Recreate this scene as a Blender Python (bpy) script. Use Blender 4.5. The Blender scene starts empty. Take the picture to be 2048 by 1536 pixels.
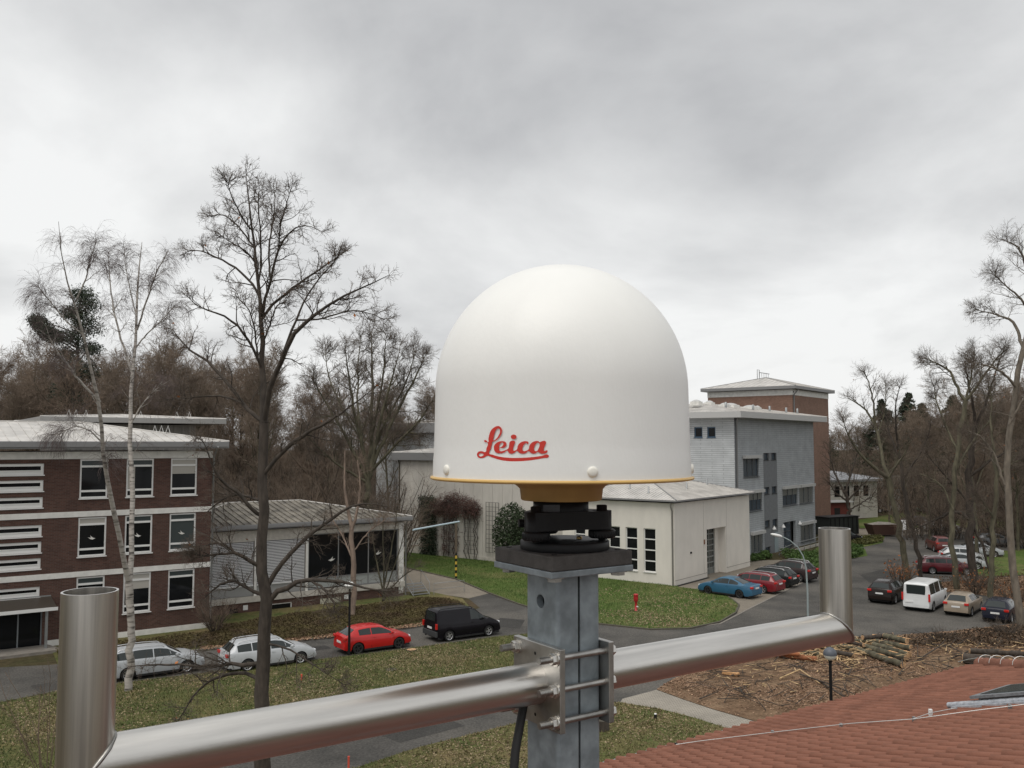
import bpy, bmesh, math, random
import numpy as np
from mathutils import Vector, Matrix
R = math.radians
SC = bpy.context.scene
COL = SC.collection

# ---------------------------------------------------------------- camera, sky, sun, exposure
CAM_H = 11.5
PITCH = math.atan(119 / 1771)
cam = bpy.data.cameras.new('camera'); cam_o = bpy.data.objects.new('camera', cam); COL.objects.link(cam_o)
cam.sensor_width = 36; cam.lens = 36 * 1771 / 2048; cam.clip_start = 0.05; cam.clip_end = 3000
cam_o.location = (0, 0, CAM_H); cam_o.rotation_euler = (R(90) + PITCH, 0, 0)
SC.camera = cam_o
SC.view_settings.view_transform = 'Standard'; SC.view_settings.look = 'None'
SC.view_settings.exposure = 0.2; SC.view_settings.gamma = 1.0; SC.view_settings.use_curve_mapping = False
SUN_EL, SUN_AZ = 62, 215          # azimuth clockwise from +Y: behind the camera, to the left
sun = bpy.data.lights.new('sun', 'SUN'); sun.energy = 1.5; sun.angle = R(40); sun.color = (1, .96, .9)
sun_o = bpy.data.objects.new('sun', sun); COL.objects.link(sun_o)
_sd = Vector((math.sin(R(SUN_AZ)) * math.cos(R(SUN_EL)), math.cos(R(SUN_AZ)) * math.cos(R(SUN_EL)), math.sin(R(SUN_EL))))
sun_o.rotation_euler = _sd.to_track_quat('Z', 'Y').to_euler(); sun_o.location = _sd * 50 + Vector((0, 0, 20))

def build_world():
    w = bpy.data.worlds.new('World'); SC.world = w; w.use_nodes = True
    nt = w.node_tree; nt.nodes.clear(); N = nt.nodes.new; L = nt.links.new
    out = N('ShaderNodeOutputWorld'); bg = N('ShaderNodeBackground'); L(bg.outputs[0], out.inputs[0])
    sky = N('ShaderNodeTexSky'); sky.sky_type = 'NISHITA'; sky.sun_disc = False
    sky.sun_elevation = R(SUN_EL); sky.sun_rotation = R(SUN_AZ); sky.air_density = 1.0; sky.dust_density = 4.0
    sm = N('ShaderNodeMixRGB'); sm.blend_type = 'MULTIPLY'; sm.inputs[0].default_value = 1
    sm.inputs[2].default_value = (.1, .1, .1, 1); L(sky.outputs[0], sm.inputs[1])
    tc = N('ShaderNodeTexCoord'); sep = N('ShaderNodeSeparateXYZ'); L(tc.outputs['Generated'], sep.inputs[0])
    # the cloud layer: the view direction carried up to a flat deck
    def M(op, a=None, b=None, va=0, vb=0):
        n = N('ShaderNodeMath'); n.operation = op; n.inputs[0].default_value = va; n.inputs[1].default_value = vb
        if a is not None: L(a, n.inputs[0])
        if b is not None: L(b, n.inputs[1])
        return n.outputs[0]
    zz = M('ADD', M('MAXIMUM', sep.outputs[2], None, 0, 0.0), None, 0, .30)
    cx = M('DIVIDE', sep.outputs[0], zz); cy = M('DIVIDE', sep.outputs[1], zz)
    cb = N('ShaderNodeCombineXYZ'); L(cx, cb.inputs[0]); L(cy, cb.inputs[1]); cb.inputs[2].default_value = 3.1
    n1 = N('ShaderNodeTexNoise'); n1.inputs['Scale'].default_value = 1.15; n1.inputs['Detail'].default_value = 7
    n1.inputs['Roughness'].default_value = .52; n1.inputs['Distortion'].default_value = .25
    mp = N('ShaderNodeMapping'); mp.inputs['Location'].default_value = (7.538, 5.008, 1.927)
    L(cb.outputs[0], mp.inputs[0]); L(mp.outputs[0], n1.inputs['Vector'])
    cr = N('ShaderNodeValToRGB'); e = cr.color_ramp.elements
    e[0].position = .29; e[0].color = (.41, .415, .425, 1); e[1].position = .64; e[1].color = (.82, .825, .82, 1)
    L(n1.outputs['Fac'], cr.inputs[0])
    mx = N('ShaderNodeMixRGB'); mx.inputs[0].default_value = .95
    L(sm.outputs[0], mx.inputs[1]); L(cr.outputs[0], mx.inputs[2])
    L(mx.outputs[0], bg.inputs[0]); bg.inputs[1].default_value = 1.0
build_world()

# ---------------------------------------------------------------- surveying helpers: photo pixel (2048 x 1536) -> point on the ground / at a distance
_cp, _sp = math.cos(PITCH), math.sin(PITCH)
def _ray(u, v):
    b = -(v - 768) / 1771
    return ((u - 1024) / 1771, _cp - b * _sp, _sp + b * _cp)
def gp(u, v, z=0.0):
    r = _ray(u, v); t = (z - CAM_H) / r[2]
    return Vector((r[0] * t, r[1] * t, z))
def at(u, v, y):
    r = _ray(u, v); t = y / r[1]
    return Vector((r[0] * t, y, CAM_H + r[2] * t))

# ---------------------------------------------------------------- object helpers
def props(o, label=None, cat=None, group=None, kind=None):
    if label: o['label'] = label
    if cat: o['category'] = cat
    if group: o['group'] = group
    if kind: o['kind'] = kind
    return o
def thing(name, label, cat, loc=(0, 0, 0), rotz=0.0, group=None):
    o = bpy.data.objects.new(name, None); COL.objects.link(o); o.empty_display_size = .2
    o.location = loc; o.rotation_euler = (0, 0, rotz)
    return props(o, label, cat, group)
def link(name, me, parent=None, loc=None, rot=None, scale=None):
    o = bpy.data.objects.new(name, me); COL.objects.link(o)
    if parent is not None: o.parent = parent
    if loc is not None: o.location = loc
    if rot is not None: o.rotation_euler = rot
    if scale is not None: o.scale = scale
    return o
def copy_tree(o, parent=None):
    c = o.copy(); COL.objects.link(c); c.parent = parent
    for ch in list(o.children): copy_tree(ch, c)
    return c

class MB:
    """collects faces; build() links them as ONE mesh object"""
    def __init__(s): s.v = []; s.f = []; s.m = []; s.sm = []
    def add(s, vs, fs, mi=0, smooth=False):
        b = len(s.v); s.v += [tuple(x) for x in vs]
        for f in fs: s.f.append([i + b for i in f]); s.m.append(mi); s.sm.append(smooth)
        return s
    def box(s, x0, x1, y0, y1, z0, z1, mi=0):
        return s.add([(x0,y0,z0),(x1,y0,z0),(x1,y1,z0),(x0,y1,z0),(x0,y0,z1),(x1,y0,z1),(x1,y1,z1),(x0,y1,z1)],
              [(0,3,2,1),(4,5,6,7),(0,1,5,4),(1,2,6,5),(2,3,7,6),(3,0,4,7)], mi)
    def cbox(s, c, h, mi=0, M=None):
        x, y, z = h; vs = [(-x,-y,-z),(x,-y,-z),(x,y,-z),(-x,y,-z),(-x,-y,z),(x,-y,z),(x,y,z),(-x,y,z)]
        vs = [Vector(c) + (M @ Vector(q) if M else Vector(q)) for q in vs]
        return s.add(vs, [(0,3,2,1),(4,5,6,7),(0,1,5,4),(1,2,6,5),(2,3,7,6),(3,0,4,7)], mi)
    def prism(s, poly, z0, z1, mi=0):
        n = len(poly); a = sum(poly[i][0]*poly[(i+1)%n][1]-poly[(i+1)%n][0]*poly[i][1] for i in range(n))
        if a < 0: poly = poly[::-1]
        vs = [(p[0], p[1], z0) for p in poly] + [(p[0], p[1], z1) for p in poly]
        fs = [tuple(range(n))[::-1], tuple(range(n, 2*n))] + [(i, (i+1)%n, n+(i+1)%n, n+i) for i in range(n)]
        return s.add(vs, fs, mi)
    def quad(s, a, b, c, d, mi=0): return s.add([a,b,c,d], [(0,1,2,3)], mi)
    def tube(s, pts, r, n=8, mi=0, caps=True, smooth=True):
        pts = [Vector(p) for p in pts]; k = len(pts)
        if not hasattr(r, '__len__'): r = [r]*k
        vs = []; up = None
        for i in range(k):
            t = (pts[min(i+1,k-1)] - pts[max(i-1,0)]).normalized()
            if up is None: up = t.orthogonal().normalized()
            a = (up - t*up.dot(t))
            a = a.normalized() if a.length > 1e-6 else t.orthogonal().normalized()
            up = a; b = t.cross(a)
            for j in range(n):
                q = 2*math.pi*j/n; vs.append(pts[i] + (a*math.cos(q) + b*math.sin(q))*r[i])
        fs = [(i*n+j, i*n+(j+1)%n, (i+1)*n+(j+1)%n, (i+1)*n+j) for i in range(k-1) for j in range(n)]
        s.add(vs, fs, mi, smooth)
        if caps:
            s.add(vs[:n], [tuple(range(n))[::-1]], mi); s.add(vs[-n:], [tuple(range(n))], mi)
        return s
    def lathe(s, prof, n=24, mi=0, smooth=True, c=(0,0,0)):
        k = len(prof); vs = []
        for r, z in prof:
            for j in range(n):
                q = 2*math.pi*j/n; vs.append((c[0]+r*math.cos(q), c[1]+r*math.sin(q), c[2]+z))
        fs = [(i*n+j, i*n+(j+1)%n, (i+1)*n+(j+1)%n, (i+1)*n+j) for i in range(k-1) for j in range(n)]
        s.add(vs, fs, mi, smooth)
        if prof[0][0] > 1e-5: s.add(vs[:n], [tuple(range(n))[::-1]], mi)
        if prof[-1][0] > 1e-5: s.add(vs[-n:], [tuple(range(n))], mi)
        return s
    def mesh(s, name, mats):
        me = bpy.data.meshes.new(name); me.from_pydata(s.v, [], s.f)
        for m in (mats if isinstance(mats, (list, tuple)) else [mats]): me.materials.append(m)
        me.polygons.foreach_set('material_index', s.m); me.polygons.foreach_set('use_smooth', s.sm)
        me.update(); return me
    def build(s, name, mats, parent=None, loc=None, rot=None, bevel=0):
        o = link(name, s.mesh(name, mats), parent, loc, rot)
        if bevel: bev(o, bevel)
        return o
def bev(o, w, seg=2):
    m = o.modifiers.new('b', 'BEVEL'); m.width = w; m.segments = seg; m.limit_method = 'ANGLE'; m.angle_limit = R(40)
def raw_mesh(name, V, F, mat, smooth=False):
    """fast mesh from numpy arrays; F is (n,3) or (n,4)"""
    V = np.asarray(V, np.float32); F = np.asarray(F, np.int32); k = F.shape[1]
    me = bpy.data.meshes.new(name); me.vertices.add(len(V)); me.vertices.foreach_set('co', V.ravel())
    me.loops.add(F.size); me.loops.foreach_set('vertex_index', F.ravel())
    me.polygons.add(len(F)); me.polygons.foreach_set('loop_start', np.arange(0, F.size, k, dtype=np.int32))
    me.polygons.foreach_set('loop_total', np.full(len(F), k, np.int32))
    if smooth: me.polygons.foreach_set('use_smooth', np.ones(len(F), bool))
    me.materials.append(mat); me.update(calc_edges=True); me.validate(); return me

# ---------------------------------------------------------------- materials
MATS = {}
def mat(name, col, rough=.6, metal=0, var=0, vscale=3, col2=None, bump=0, bscale=20, spec=.5, coat=0, stretch=None, detail=4, ramp=(.35, .65)):
    if name in MATS: return MATS[name]
    m = bpy.data.materials.new(name); m.use_nodes = True; nt = m.node_tree; N = nt.nodes.new; L = nt.links.new
    b = nt.nodes['Principled BSDF']; b.inputs['Roughness'].default_value = rough; b.inputs['Metallic'].default_value = metal
    b.inputs['Specular IOR Level'].default_value = spec; b.inputs['Coat Weight'].default_value = coat
    b.inputs['Coat Roughness'].default_value = .05
    c = (*col, 1); b.inputs['Base Color'].default_value = c; m.diffuse_color = c
    if var or col2 or bump:
        tc = N('ShaderNodeTexCoord'); mp = N('ShaderNodeMapping'); L(tc.outputs['Object'], mp.inputs[0])
        if stretch: mp.inputs['Scale'].default_value = stretch
    if var or col2:
        n = N('ShaderNodeTexNoise'); n.inputs['Scale'].default_value = vscale; n.inputs['Detail'].default_value = detail
        n.inputs['Roughness'].default_value = .6
        L(mp.outputs[0], n.inputs['Vector']); cr = N('ShaderNodeValToRGB'); L(n.outputs['Fac'], cr.inputs[0])
        c2 = col2 or tuple(x*(1-var) for x in col); c1 = col if col2 else tuple(min(1, x*(1+var*.6)) for x in col)
        cr.color_ramp.elements[0].color = (*c2, 1); cr.color_ramp.elements[1].color = (*c1, 1)
        cr.color_ramp.elements[0].position, cr.color_ramp.elements[1].position = ramp
        L(cr.outputs[0], b.inputs['Base Color'])
    if bump:
        n2 = N('ShaderNodeTexNoise'); n2.inputs['Scale'].default_value = bscale; n2.inputs['Detail'].default_value = 5
        L(mp.outputs[0], n2.inputs['Vector']); bp = N('ShaderNodeBump'); bp.inputs['Strength'].default_value = bump
        bp.inputs['Distance'].default_value = .02; L(n2.outputs['Fac'], bp.inputs['Height']); L(bp.outputs[0], b.inputs['Normal'])
    MATS[name] = m; return m
def brick_mat(name, c1, c2, mortar, scale=1.0, bw=.25, bh=.075, ms=.01, flat=False, bias=0, rough=.9, offset=.5):
    if name in MATS: return MATS[name]
    m = bpy.data.materials.new(name); m.use_nodes = True; nt = m.node_tree; N = nt.nodes.new; L = nt.links.new
    b = nt.nodes['Principled BSDF']; b.inputs['Roughness'].default_value = rough
    tc = N('ShaderNodeTexCoord'); sp = N('ShaderNodeSeparateXYZ'); L(tc.outputs['Object'], sp.inputs[0])
    cb = N('ShaderNodeCombineXYZ')
    if flat: L(sp.outputs[0], cb.inputs[0]); L(sp.outputs[1], cb.inputs[1])
    else:
        ad = N('ShaderNodeMath'); ad.operation = 'ADD'; L(sp.outputs[0], ad.inputs[0]); L(sp.outputs[1], ad.inputs[1])
        L(ad.outputs[0], cb.inputs[0]); L(sp.outputs[2], cb.inputs[1])
    br = N('ShaderNodeTexBrick'); L(cb.outputs[0], br.inputs['Vector'])
    br.inputs['Color1'].default_value = (*c1, 1); br.inputs['Color2'].default_value = (*c2, 1); br.inputs['Mortar'].default_value = (*mortar, 1)
    br.inputs['Scale'].default_value = scale; br.inputs['Brick Width'].default_value = bw; br.inputs['Row Height'].default_value = bh
    br.inputs['Mortar Size'].default_value = ms; br.inputs['Bias'].default_value = bias; br.offset = offset
    n = N('ShaderNodeTexNoise'); n.inputs['Scale'].default_value = .8; n.inputs['Detail'].default_value = 6; L(tc.outputs['Object'], n.inputs['Vector'])
    mm = N('ShaderNodeMapRange'); mm.inputs[3].default_value = .7; mm.inputs[4].default_value = 1.3; L(n.outputs['Fac'], mm.inputs[0])
    mx = N('ShaderNodeMixRGB'); mx.blend_type = 'MULTIPLY'; mx.inputs[0].default_value = 1
    L(br.outputs['Color'], mx.inputs[1]); L(mm.outputs[0], mx.inputs[2]); L(mx.outputs[0], b.inputs['Base Color'])
    bp = N('ShaderNodeBump'); bp.inputs['Strength'].default_value = .5; bp.inputs['Distance'].default_value = .01; bp.invert = True
    L(br.outputs['Fac'], bp.inputs['Height']); L(bp.outputs[0], b.inputs['Normal'])
    MATS[name] = m; return m
def ground_mat(name, cols, scales, speck=None, speck_scale=9, speck_amt=.12, bump=.6):
    """several noise octaves between three ground colours, with small flecks of fallen leaves"""
    m = bpy.data.materials.new(name); m.use_nodes = True; nt = m.node_tree; N = nt.nodes.new; L = nt.links.new
    b = nt.nodes['Principled BSDF']; b.inputs['Roughness'].default_value = .95; b.inputs['Specular IOR Level'].default_value = .15
    tc = N('ShaderNodeTexCoord')
    def noise(s, d=5):
        n = N('ShaderNodeTexNoise'); n.inputs['Scale'].default_value = s; n.inputs['Detail'].default_value = d
        n.inputs['Roughness'].default_value = .65; L(tc.outputs['Object'], n.inputs['Vector']); return n.outputs['Fac']
    def ramp(f, a, b_, p0, p1):
        r = N('ShaderNodeValToRGB'); r.color_ramp.elements[0].color = (*a, 1); r.color_ramp.elements[1].color = (*b_, 1)
        r.color_ramp.elements[0].position = p0; r.color_ramp.elements[1].position = p1; L(f, r.inputs[0]); return r.outputs[0]
    a = ramp(noise(scales[0]), cols[0], cols[1], .38, .62)
    mx = N('ShaderNodeMixRGB'); L(a, mx.inputs[1]); mx.inputs[2].default_value = (*cols[2], 1)
    L(ramp(noise(scales[1]), (0,0,0), (1,1,1), .45, .68), mx.inputs[0]); last = mx.outputs[0]
    fine = ramp(noise(scales[2], 8), (.55,.55,.55), (1.4,1.4,1.4), .3, .7)
    mu = N('ShaderNodeMixRGB'); mu.blend_type = 'MULTIPLY'; mu.inputs[0].default_value = 1; L(last, mu.inputs[1]); L(fine, mu.inputs[2]); last = mu.outputs[0]
    L(last, b.inputs['Base Color'])
    bp = N('ShaderNodeBump'); bp.inputs['Strength'].default_value = bump; bp.inputs['Distance'].default_value = .05
    L(noise(scales[2]*.7, 6), bp.inputs['Height']); L(bp.outputs[0], b.inputs['Normal']); MATS[name] = m; return m

m_white = mat('white_paint', (.72,.71,.67), .55, var=.12, vscale=2)
m_winframe = mat('white_window_frame', (.74,.74,.72), .4)
m_glass = mat('window_glass', (.010,.011,.012), .05, spec=.22)
m_glass2 = mat('window_glass_curtained', (.06,.072,.072), .12, spec=.25)
m_brick = brick_mat('brown_brick', (.064,.028,.021), (.105,.050,.037), (.10,.084,.07), bw=.26, bh=.083, ms=.008)
m_brick_t = brick_mat('red_brown_brick', (.21,.115,.082), (.275,.155,.112), (.22,.175,.14), bw=.26, bh=.083, ms=.008)
m_render = mat('off_white_render', (.71,.675,.615), .9, var=.055, vscale=.9, stretch=(1,1,.5), bump=.15, bscale=60)
m_hall = mat('grey_white_panel', (.56,.53,.48), .9, var=.16, vscale=.5, stretch=(1,1,.35), bump=.1)
m_grey_clad = brick_mat('grey_block_cladding', (.345,.365,.38), (.375,.395,.41), (.245,.26,.275), bw=1.2, bh=.21, ms=.022, rough=.7)
m_grey_flat = mat('smooth_grey_render', (.17,.18,.19), .8, var=.1)
m_roofmetal = mat('pale_metal_roofing', (.52,.50,.47), .45, var=.2, vscale=.8, spec=.6)
m_roofdirty = mat('weathered_metal_roofing', (.165,.15,.125), .75, var=.55, vscale=1.2)
m_fascia = mat('grey_fascia', (.22,.22,.22), .5)
m_fascia_l = mat('light_grey_fascia', (.46,.46,.45), .5)
m_dark = mat('dark_interior', (.012,.011,.010), .8)
m_zinc = mat('zinc', (.30,.31,.31), .45, metal=.6, var=.15)
m_asphalt = ground_mat('asphalt', [(.062,.060,.056), (.098,.093,.086), (.130,.121,.108)], (.35, .13, 10), bump=.3)
m_lawn = ground_mat('lawn', [(.072,.092,.028), (.12,.115,.045), (.18,.14,.07)], (.9, .28, 7))
m_lawn_g = ground_mat('green_lawn', [(.066,.105,.022), (.085,.120,.030), (.14,.135,.055)], (.8, .2, 7))
m_litter = ground_mat('leaf_litter', [(.18,.115,.070), (.115,.072,.044), (.24,.165,.105)], (1.2, .5, 9), bump=1)
m_earth = ground_mat('woodland_floor', [(.075,.055,.032), (.05,.05,.022), (.10,.075,.045)], (.3, .08, 3))
m_paver = brick_mat('concrete_pavers', (.29,.265,.225), (.335,.305,.26), (.17,.15,.12), bw=.22, bh=.11, ms=.012, flat=True)
m_paver_d = brick_mat('weathered_pavers', (.20,.175,.14), (.24,.21,.165), (.12,.10,.08), bw=.22, bh=.11, ms=.012, flat=True)
m_kerb = mat('kerb_stone', (.22,.20,.175), .9, var=.2, bump=.2)
m_kerb_d = mat('mossy_kerb', (.095,.085,.065), .95, var=.3)
m_bark = mat('oak_bark', (.062,.050,.040), .95, var=.4, vscale=6, stretch=(1,1,.3), bump=.6, bscale=12)
m_bark_g = mat('greenish_bark', (.105,.095,.062), .95, var=.45, vscale=4, stretch=(1,1,.3), bump=.5)
m_twig = mat('grey_brown_twigs', (.115,.090,.070), .9, var=.3, vscale=1)
m_twig_f = mat('far_wood_twigs', (.205,.158,.118), .9, var=.3, vscale=.3)
m_twig_r = mat('reddish_twigs', (.19,.138,.100), .9, var=.35, vscale=.4)
m_steel = mat('brushed_stainless', (.66,.64,.605), .31, metal=1, var=.10, vscale=3, stretch=(2,26,26))
m_steel_u = mat('brushed_stainless_upright', (.62,.595,.555), .31, metal=1, var=.30, vscale=3, stretch=(26,26,.8))
m_steel_d = mat('dull_stainless', (.42,.41,.39), .42, metal=1, var=.35, vscale=14)
m_galv = mat('galvanised_steel', (.27,.31,.335), .5, metal=.4, var=.28, vscale=22, detail=3, ramp=(.36,.64), bump=.05, bscale=60)
m_black = mat('black_metal', (.010,.010,.011), .5, spec=.25)
m_pad = mat('dark_grey_plate', (.075,.07,.066), .75, var=.2, vscale=40, bump=.1, bscale=300)
m_rubber = mat('black_rubber', (.012,.012,.012), .7)
m_alu = mat('alloy', (.55,.55,.56), .35, metal=.8)
m_red_lens = mat('red_lens', (.55,.02,.015), .15, coat=.6)
m_clear_lens = mat('clear_lens', (.75,.77,.8), .1, coat=.6)
m_plate = mat('number_plate', (.75,.75,.74), .4)
m_tile = mat('red_roof_tile', (.20,.090,.061), .9, var=.24, vscale=2.2, bump=.35, bscale=70, spec=.2)
def tint_by_object(m, lo, hi):
    nt = m.node_tree; b = nt.nodes['Principled BSDF']; src = b.inputs['Base Color'].links[0].from_socket
    oi = nt.nodes.new('ShaderNodeObjectInfo'); mr = nt.nodes.new('ShaderNodeMapRange'); mr.inputs[3].default_value = lo; mr.inputs[4].default_value = hi
    mx = nt.nodes.new('ShaderNodeMixRGB'); mx.blend_type = 'MULTIPLY'; mx.inputs[0].default_value = 1
    nt.links.new(oi.outputs['Random'], mr.inputs[0]); nt.links.new(src, mx.inputs[1]); nt.links.new(mr.outputs[0], mx.inputs[2]); nt.links.new(mx.outputs[0], b.inputs['Base Color'])
tint_by_object(m_tile, .92, 1.07)
m_wood = mat('fresh_cut_wood', (.56,.32,.15), .85, var=.3, vscale=9)
m_splinter = mat('pale_splinters', (.62,.44,.24), .85, var=.3, vscale=9)
# ================================================================ THE SETTING: ground, roads, lawns
def sheet(name, pix, z, m, ground=None):
    pts = ground or [gp(u, v) for u, v in pix]
    me = bpy.data.meshes.new(name); me.from_pydata([(p[0], p[1], z) for p in pts], [], [list(range(len(pts)))])
    me.materials.append(m); me.update()
    if me.polygons[0].normal.z < 0: me.flip_normals()
    return props(link(name, me), kind='structure')
sheet('ground', None, 0.0, m_earth, [(-900,-60),(900,-60),(900,1500),(-900,1500)])
PX_ASPHALT = [(-200,1345),(100,1330),(250,1312),(400,1303),(537,1290),(675,1275),(853,1252),(960,1216),(937,1197),(978,1187),(1037,1209),(1100,1228),
    (1197,1249),(1400,1235),(1352,1173),(1500,1128),(1600,1118),(1690,1100),(1720,1078),(1800,1066),(1960,1060),(2400,1058),(2500,1160),(2300,1235),(2048,1262),(1900,1272),(1740,1282),
    (1600,1295),(1530,1310),(1440,1335),(1345,1372),(1313,1392),(1237,1412),(1037,1460),(837,1510),(690,1560),(560,1610),(-500,2000),(-700,1700)]
sheet('road', PX_ASPHALT, .006, m_asphalt)
PX_ISLAND = [(-260,1470),(0,1407),(131,1381),(390,1350),(537,1333),(806,1300),(994,1275),(1085,1266),(1128,1275),(1120,1300),(1000,1345),(720,1418),(500,1482),(300,1545),(100,1620),(-300,1800)]
PX_SOUTH = [(690,1545),(837,1497),(1037,1447),(1237,1406),(1321,1420),(1390,1438),(1467,1463),(1560,1500),(1500,1900),(500,1900),(300,1690)]
PX_PATH = [(1240,1406),(1245,1398),(1313,1380),(1368,1400),(1428,1420),(1519,1446),(1640,1480),(1620,1520),(1467,1463),(1390,1438),(1321,1420)]
PX_LITTER = [(1313,1380),(1341,1362),(1375,1347),(1440,1327),(1530,1300),(1600,1287),(1740,1274),(1900,1264),(2048,1246),(2300,1230),(2500,1420),(1700,1500),(1519,1446),(1428,1420),(1368,1400)]
PX_LAWN = [(815,1137),(912,1159),(978,1187),(1037,1209),(1100,1228),(1197,1249),(1300,1260),(1380,1258),(1440,1245),(1472,1226),(1478,1211),(1455,1193),(1420,1183),(1352,1174),(1330,1150),(1100,1095),(780,1090)]
PX_BAY = [(1340,1178),(1420,1183),(1455,1193),(1478,1211),(1474,1228),(1500,1216),(1570,1182),(1642,1148),(1560,1120),(1480,1122)]
PX_STRIP = [(118,1337),(250,1318),(400,1301),(537,1289),(675,1274),(853,1251),(945,1222),(925,1198),(850,1182),(807,1186),(600,1205),(424,1232),(430,1250),(100,1293)]
PX_WALK = [(800,1128),(815,1137),(912,1159),(978,1187),(937,1197),(850,1184),(807,1186)]
PX_BANK = [(1838,1180),(1870,1166),(1960,1158),(2100,1148),(2400,1120),(2500,1230),(2300,1245),(2060,1240),(2040,1205),(1960,1190)]
PX_RLAWN = [(1940,1140),(1965,1108),(2030,1100),(2300,1085),(2400,1120),(2100,1147),(1965,1156)]
sheet('island_lawn', PX_ISLAND, .05, m_lawn); sheet('near_lawn', PX_SOUTH, .05, m_lawn); sheet('paved_path', PX_PATH, .012, m_paver)
sheet('leaf_litter_bank', PX_LITTER, .03, m_litter); sheet('hall_lawn', PX_LAWN, .05, m_lawn_g); sheet('paved_bay', PX_BAY, .012, m_paver_d)
sheet('planting_strip', PX_STRIP, .04, m_lawn); sheet('side_path', PX_WALK, .012, m_paver_d)
sheet('wooded_bank', PX_BANK, .03, m_litter); sheet('far_lawn', PX_RLAWN, .05, m_lawn_g)
sheet('verge', [(1600,1118),(1640,1150),(1700,1118),(1735,1112),(1730,1098),(1690,1090),(1640,1092)], .03, m_lawn_g)
sheet('far_verge', [(1690,1075),(1770,1072),(1765,1086),(1720,1096),(1660,1092)], .03, m_lawn_g)
sheet('shed_yard', [(1690,1055),(1720,1058),(1960,1056),(1960,1062),(1740,1075),(1690,1070)], .018, m_paver_d)
sheet('upper_lawn', [(1715,1040),(1800,1026),(2100,1010),(2200,1050),(1960,1055),(1720,1056)], .012, m_lawn_g)

m_patch = ground_mat('asphalt_repair', [(.045,.044,.042), (.06,.058,.055), (.07,.067,.062)], (.5, .2, 12), bump=.3)
for px in ([(560,1302),(650,1291),(664,1297),(575,1310)],[(1090,1262),(1180,1268),(1196,1292),(1150,1306),(1098,1280)],[(1580,1236),(1680,1222),(1700,1240),(1610,1262)],[(1720,1150),(1770,1138),(1790,1152),(1740,1166)],[(60,1372),(180,1352),(200,1362),(80,1386)],[(760,1470),(900,1440),(930,1452),(800,1486)],[(1000,1236),(1050,1240),(1040,1258),(985,1252)]):
    sheet('asphalt_patch', px, .011, m_patch)
def kerb(name, pix, m=m_kerb, w=.12, h=.10, n_len=1.0, ground=None):
    k = props(bpy.data.objects.new(name, None), kind='structure'); COL.objects.link(k)
    pts = ground or [gp(u, v) for u, v in pix]; base = MB().box(-.5, .5, -.5, .5, 0, 1).mesh('kerb_stone', m)
    for a, b in zip(pts[:-1], pts[1:]):
        d = b - a; n = max(1, round(d.length / n_len)); ang = math.atan2(d.y, d.x)
        for i in range(n):
            c = a + d * ((i + .5) / n)
            link('kerb_stone', base, k, (c.x, c.y, 0), (0, 0, ang), (d.length / n - .012, w, h))
kerb('island_kerb', [(0,1407),(131,1381),(390,1350),(537,1333),(806,1300),(994,1275),(1085,1266)], m_kerb_d, h=.07)
kerb('lawn_kerb', [(815,1137),(912,1159),(978,1187),(1037,1209),(1100,1228),(1197,1249),(1300,1260),(1380,1258),(1440,1245),(1472,1226),(1478,1211),(1455,1193),(1420,1183)], m_kerb_d, h=.09)
kerb('strip_kerb', [(250,1318),(400,1301),(537,1289),(675,1274),(853,1251)], m_kerb, h=.08)
kerb('bay_kerb', [(1385,1254),(1440,1248),(1500,1217),(1570,1182),(1642,1148)], m_kerb, h=.03)

# ================================================================ BUILDINGS
def frame_pt(O, U, N): return lambda s, z, d=0: (O[0]+U[0]*s+N[0]*d, O[1]+U[1]*s+N[1]*d, z)
def wall(parent, name, O, U, Nin, W, z0, z1, ops, m, depth=.14):
    """a facade with real openings: front face cut into cells, reveals inside each opening"""
    P = frame_pt(O, U, Nin); mb = MB()
    xs = sorted({0, W, *[o[0] for o in ops], *[o[1] for o in ops]}); zs = sorted({z0, z1, *[o[2] for o in ops], *[o[3] for o in ops]})
    for i in range(len(xs)-1):
        for j in range(len(zs)-1):
            cx, cz = (xs[i]+xs[i+1])/2, (zs[j]+zs[j+1])/2
            if any(o[0] < cx < o[1] and o[2] < cz < o[3] for o in ops): continue
            mb.quad(P(xs[i],zs[j]), P(xs[i+1],zs[j]), P(xs[i+1],zs[j+1]), P(xs[i],zs[j+1]))
    for a, b, c, d in ops:
        mb.quad(P(a,c), P(a,c,depth), P(a,d,depth), P(a,d)); mb.quad(P(b,c,depth), P(b,c), P(b,d), P(b,d,depth))
        mb.quad(P(a,d), P(a,d,depth), P(b,d,depth), P(b,d)); mb.quad(P(a,c,depth), P(a,c), P(b,c), P(b,c,depth))
    return mb.build(name, m, parent)
def fbox(mb, P, s0, s1, z0, z1, d0, d1, mi=0):
    vs = [P(s0,z0,d0),P(s1,z0,d0),P(s1,z0,d1),P(s0,z0,d1),P(s0,z1,d0),P(s1,z1,d0),P(s1,z1,d1),P(s0,z1,d1)]
    mb.add(vs, [(0,3,2,1),(4,5,6,7),(0,1,5,4),(1,2,6,5),(2,3,7,6),(3,0,4,7)], mi)
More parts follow.
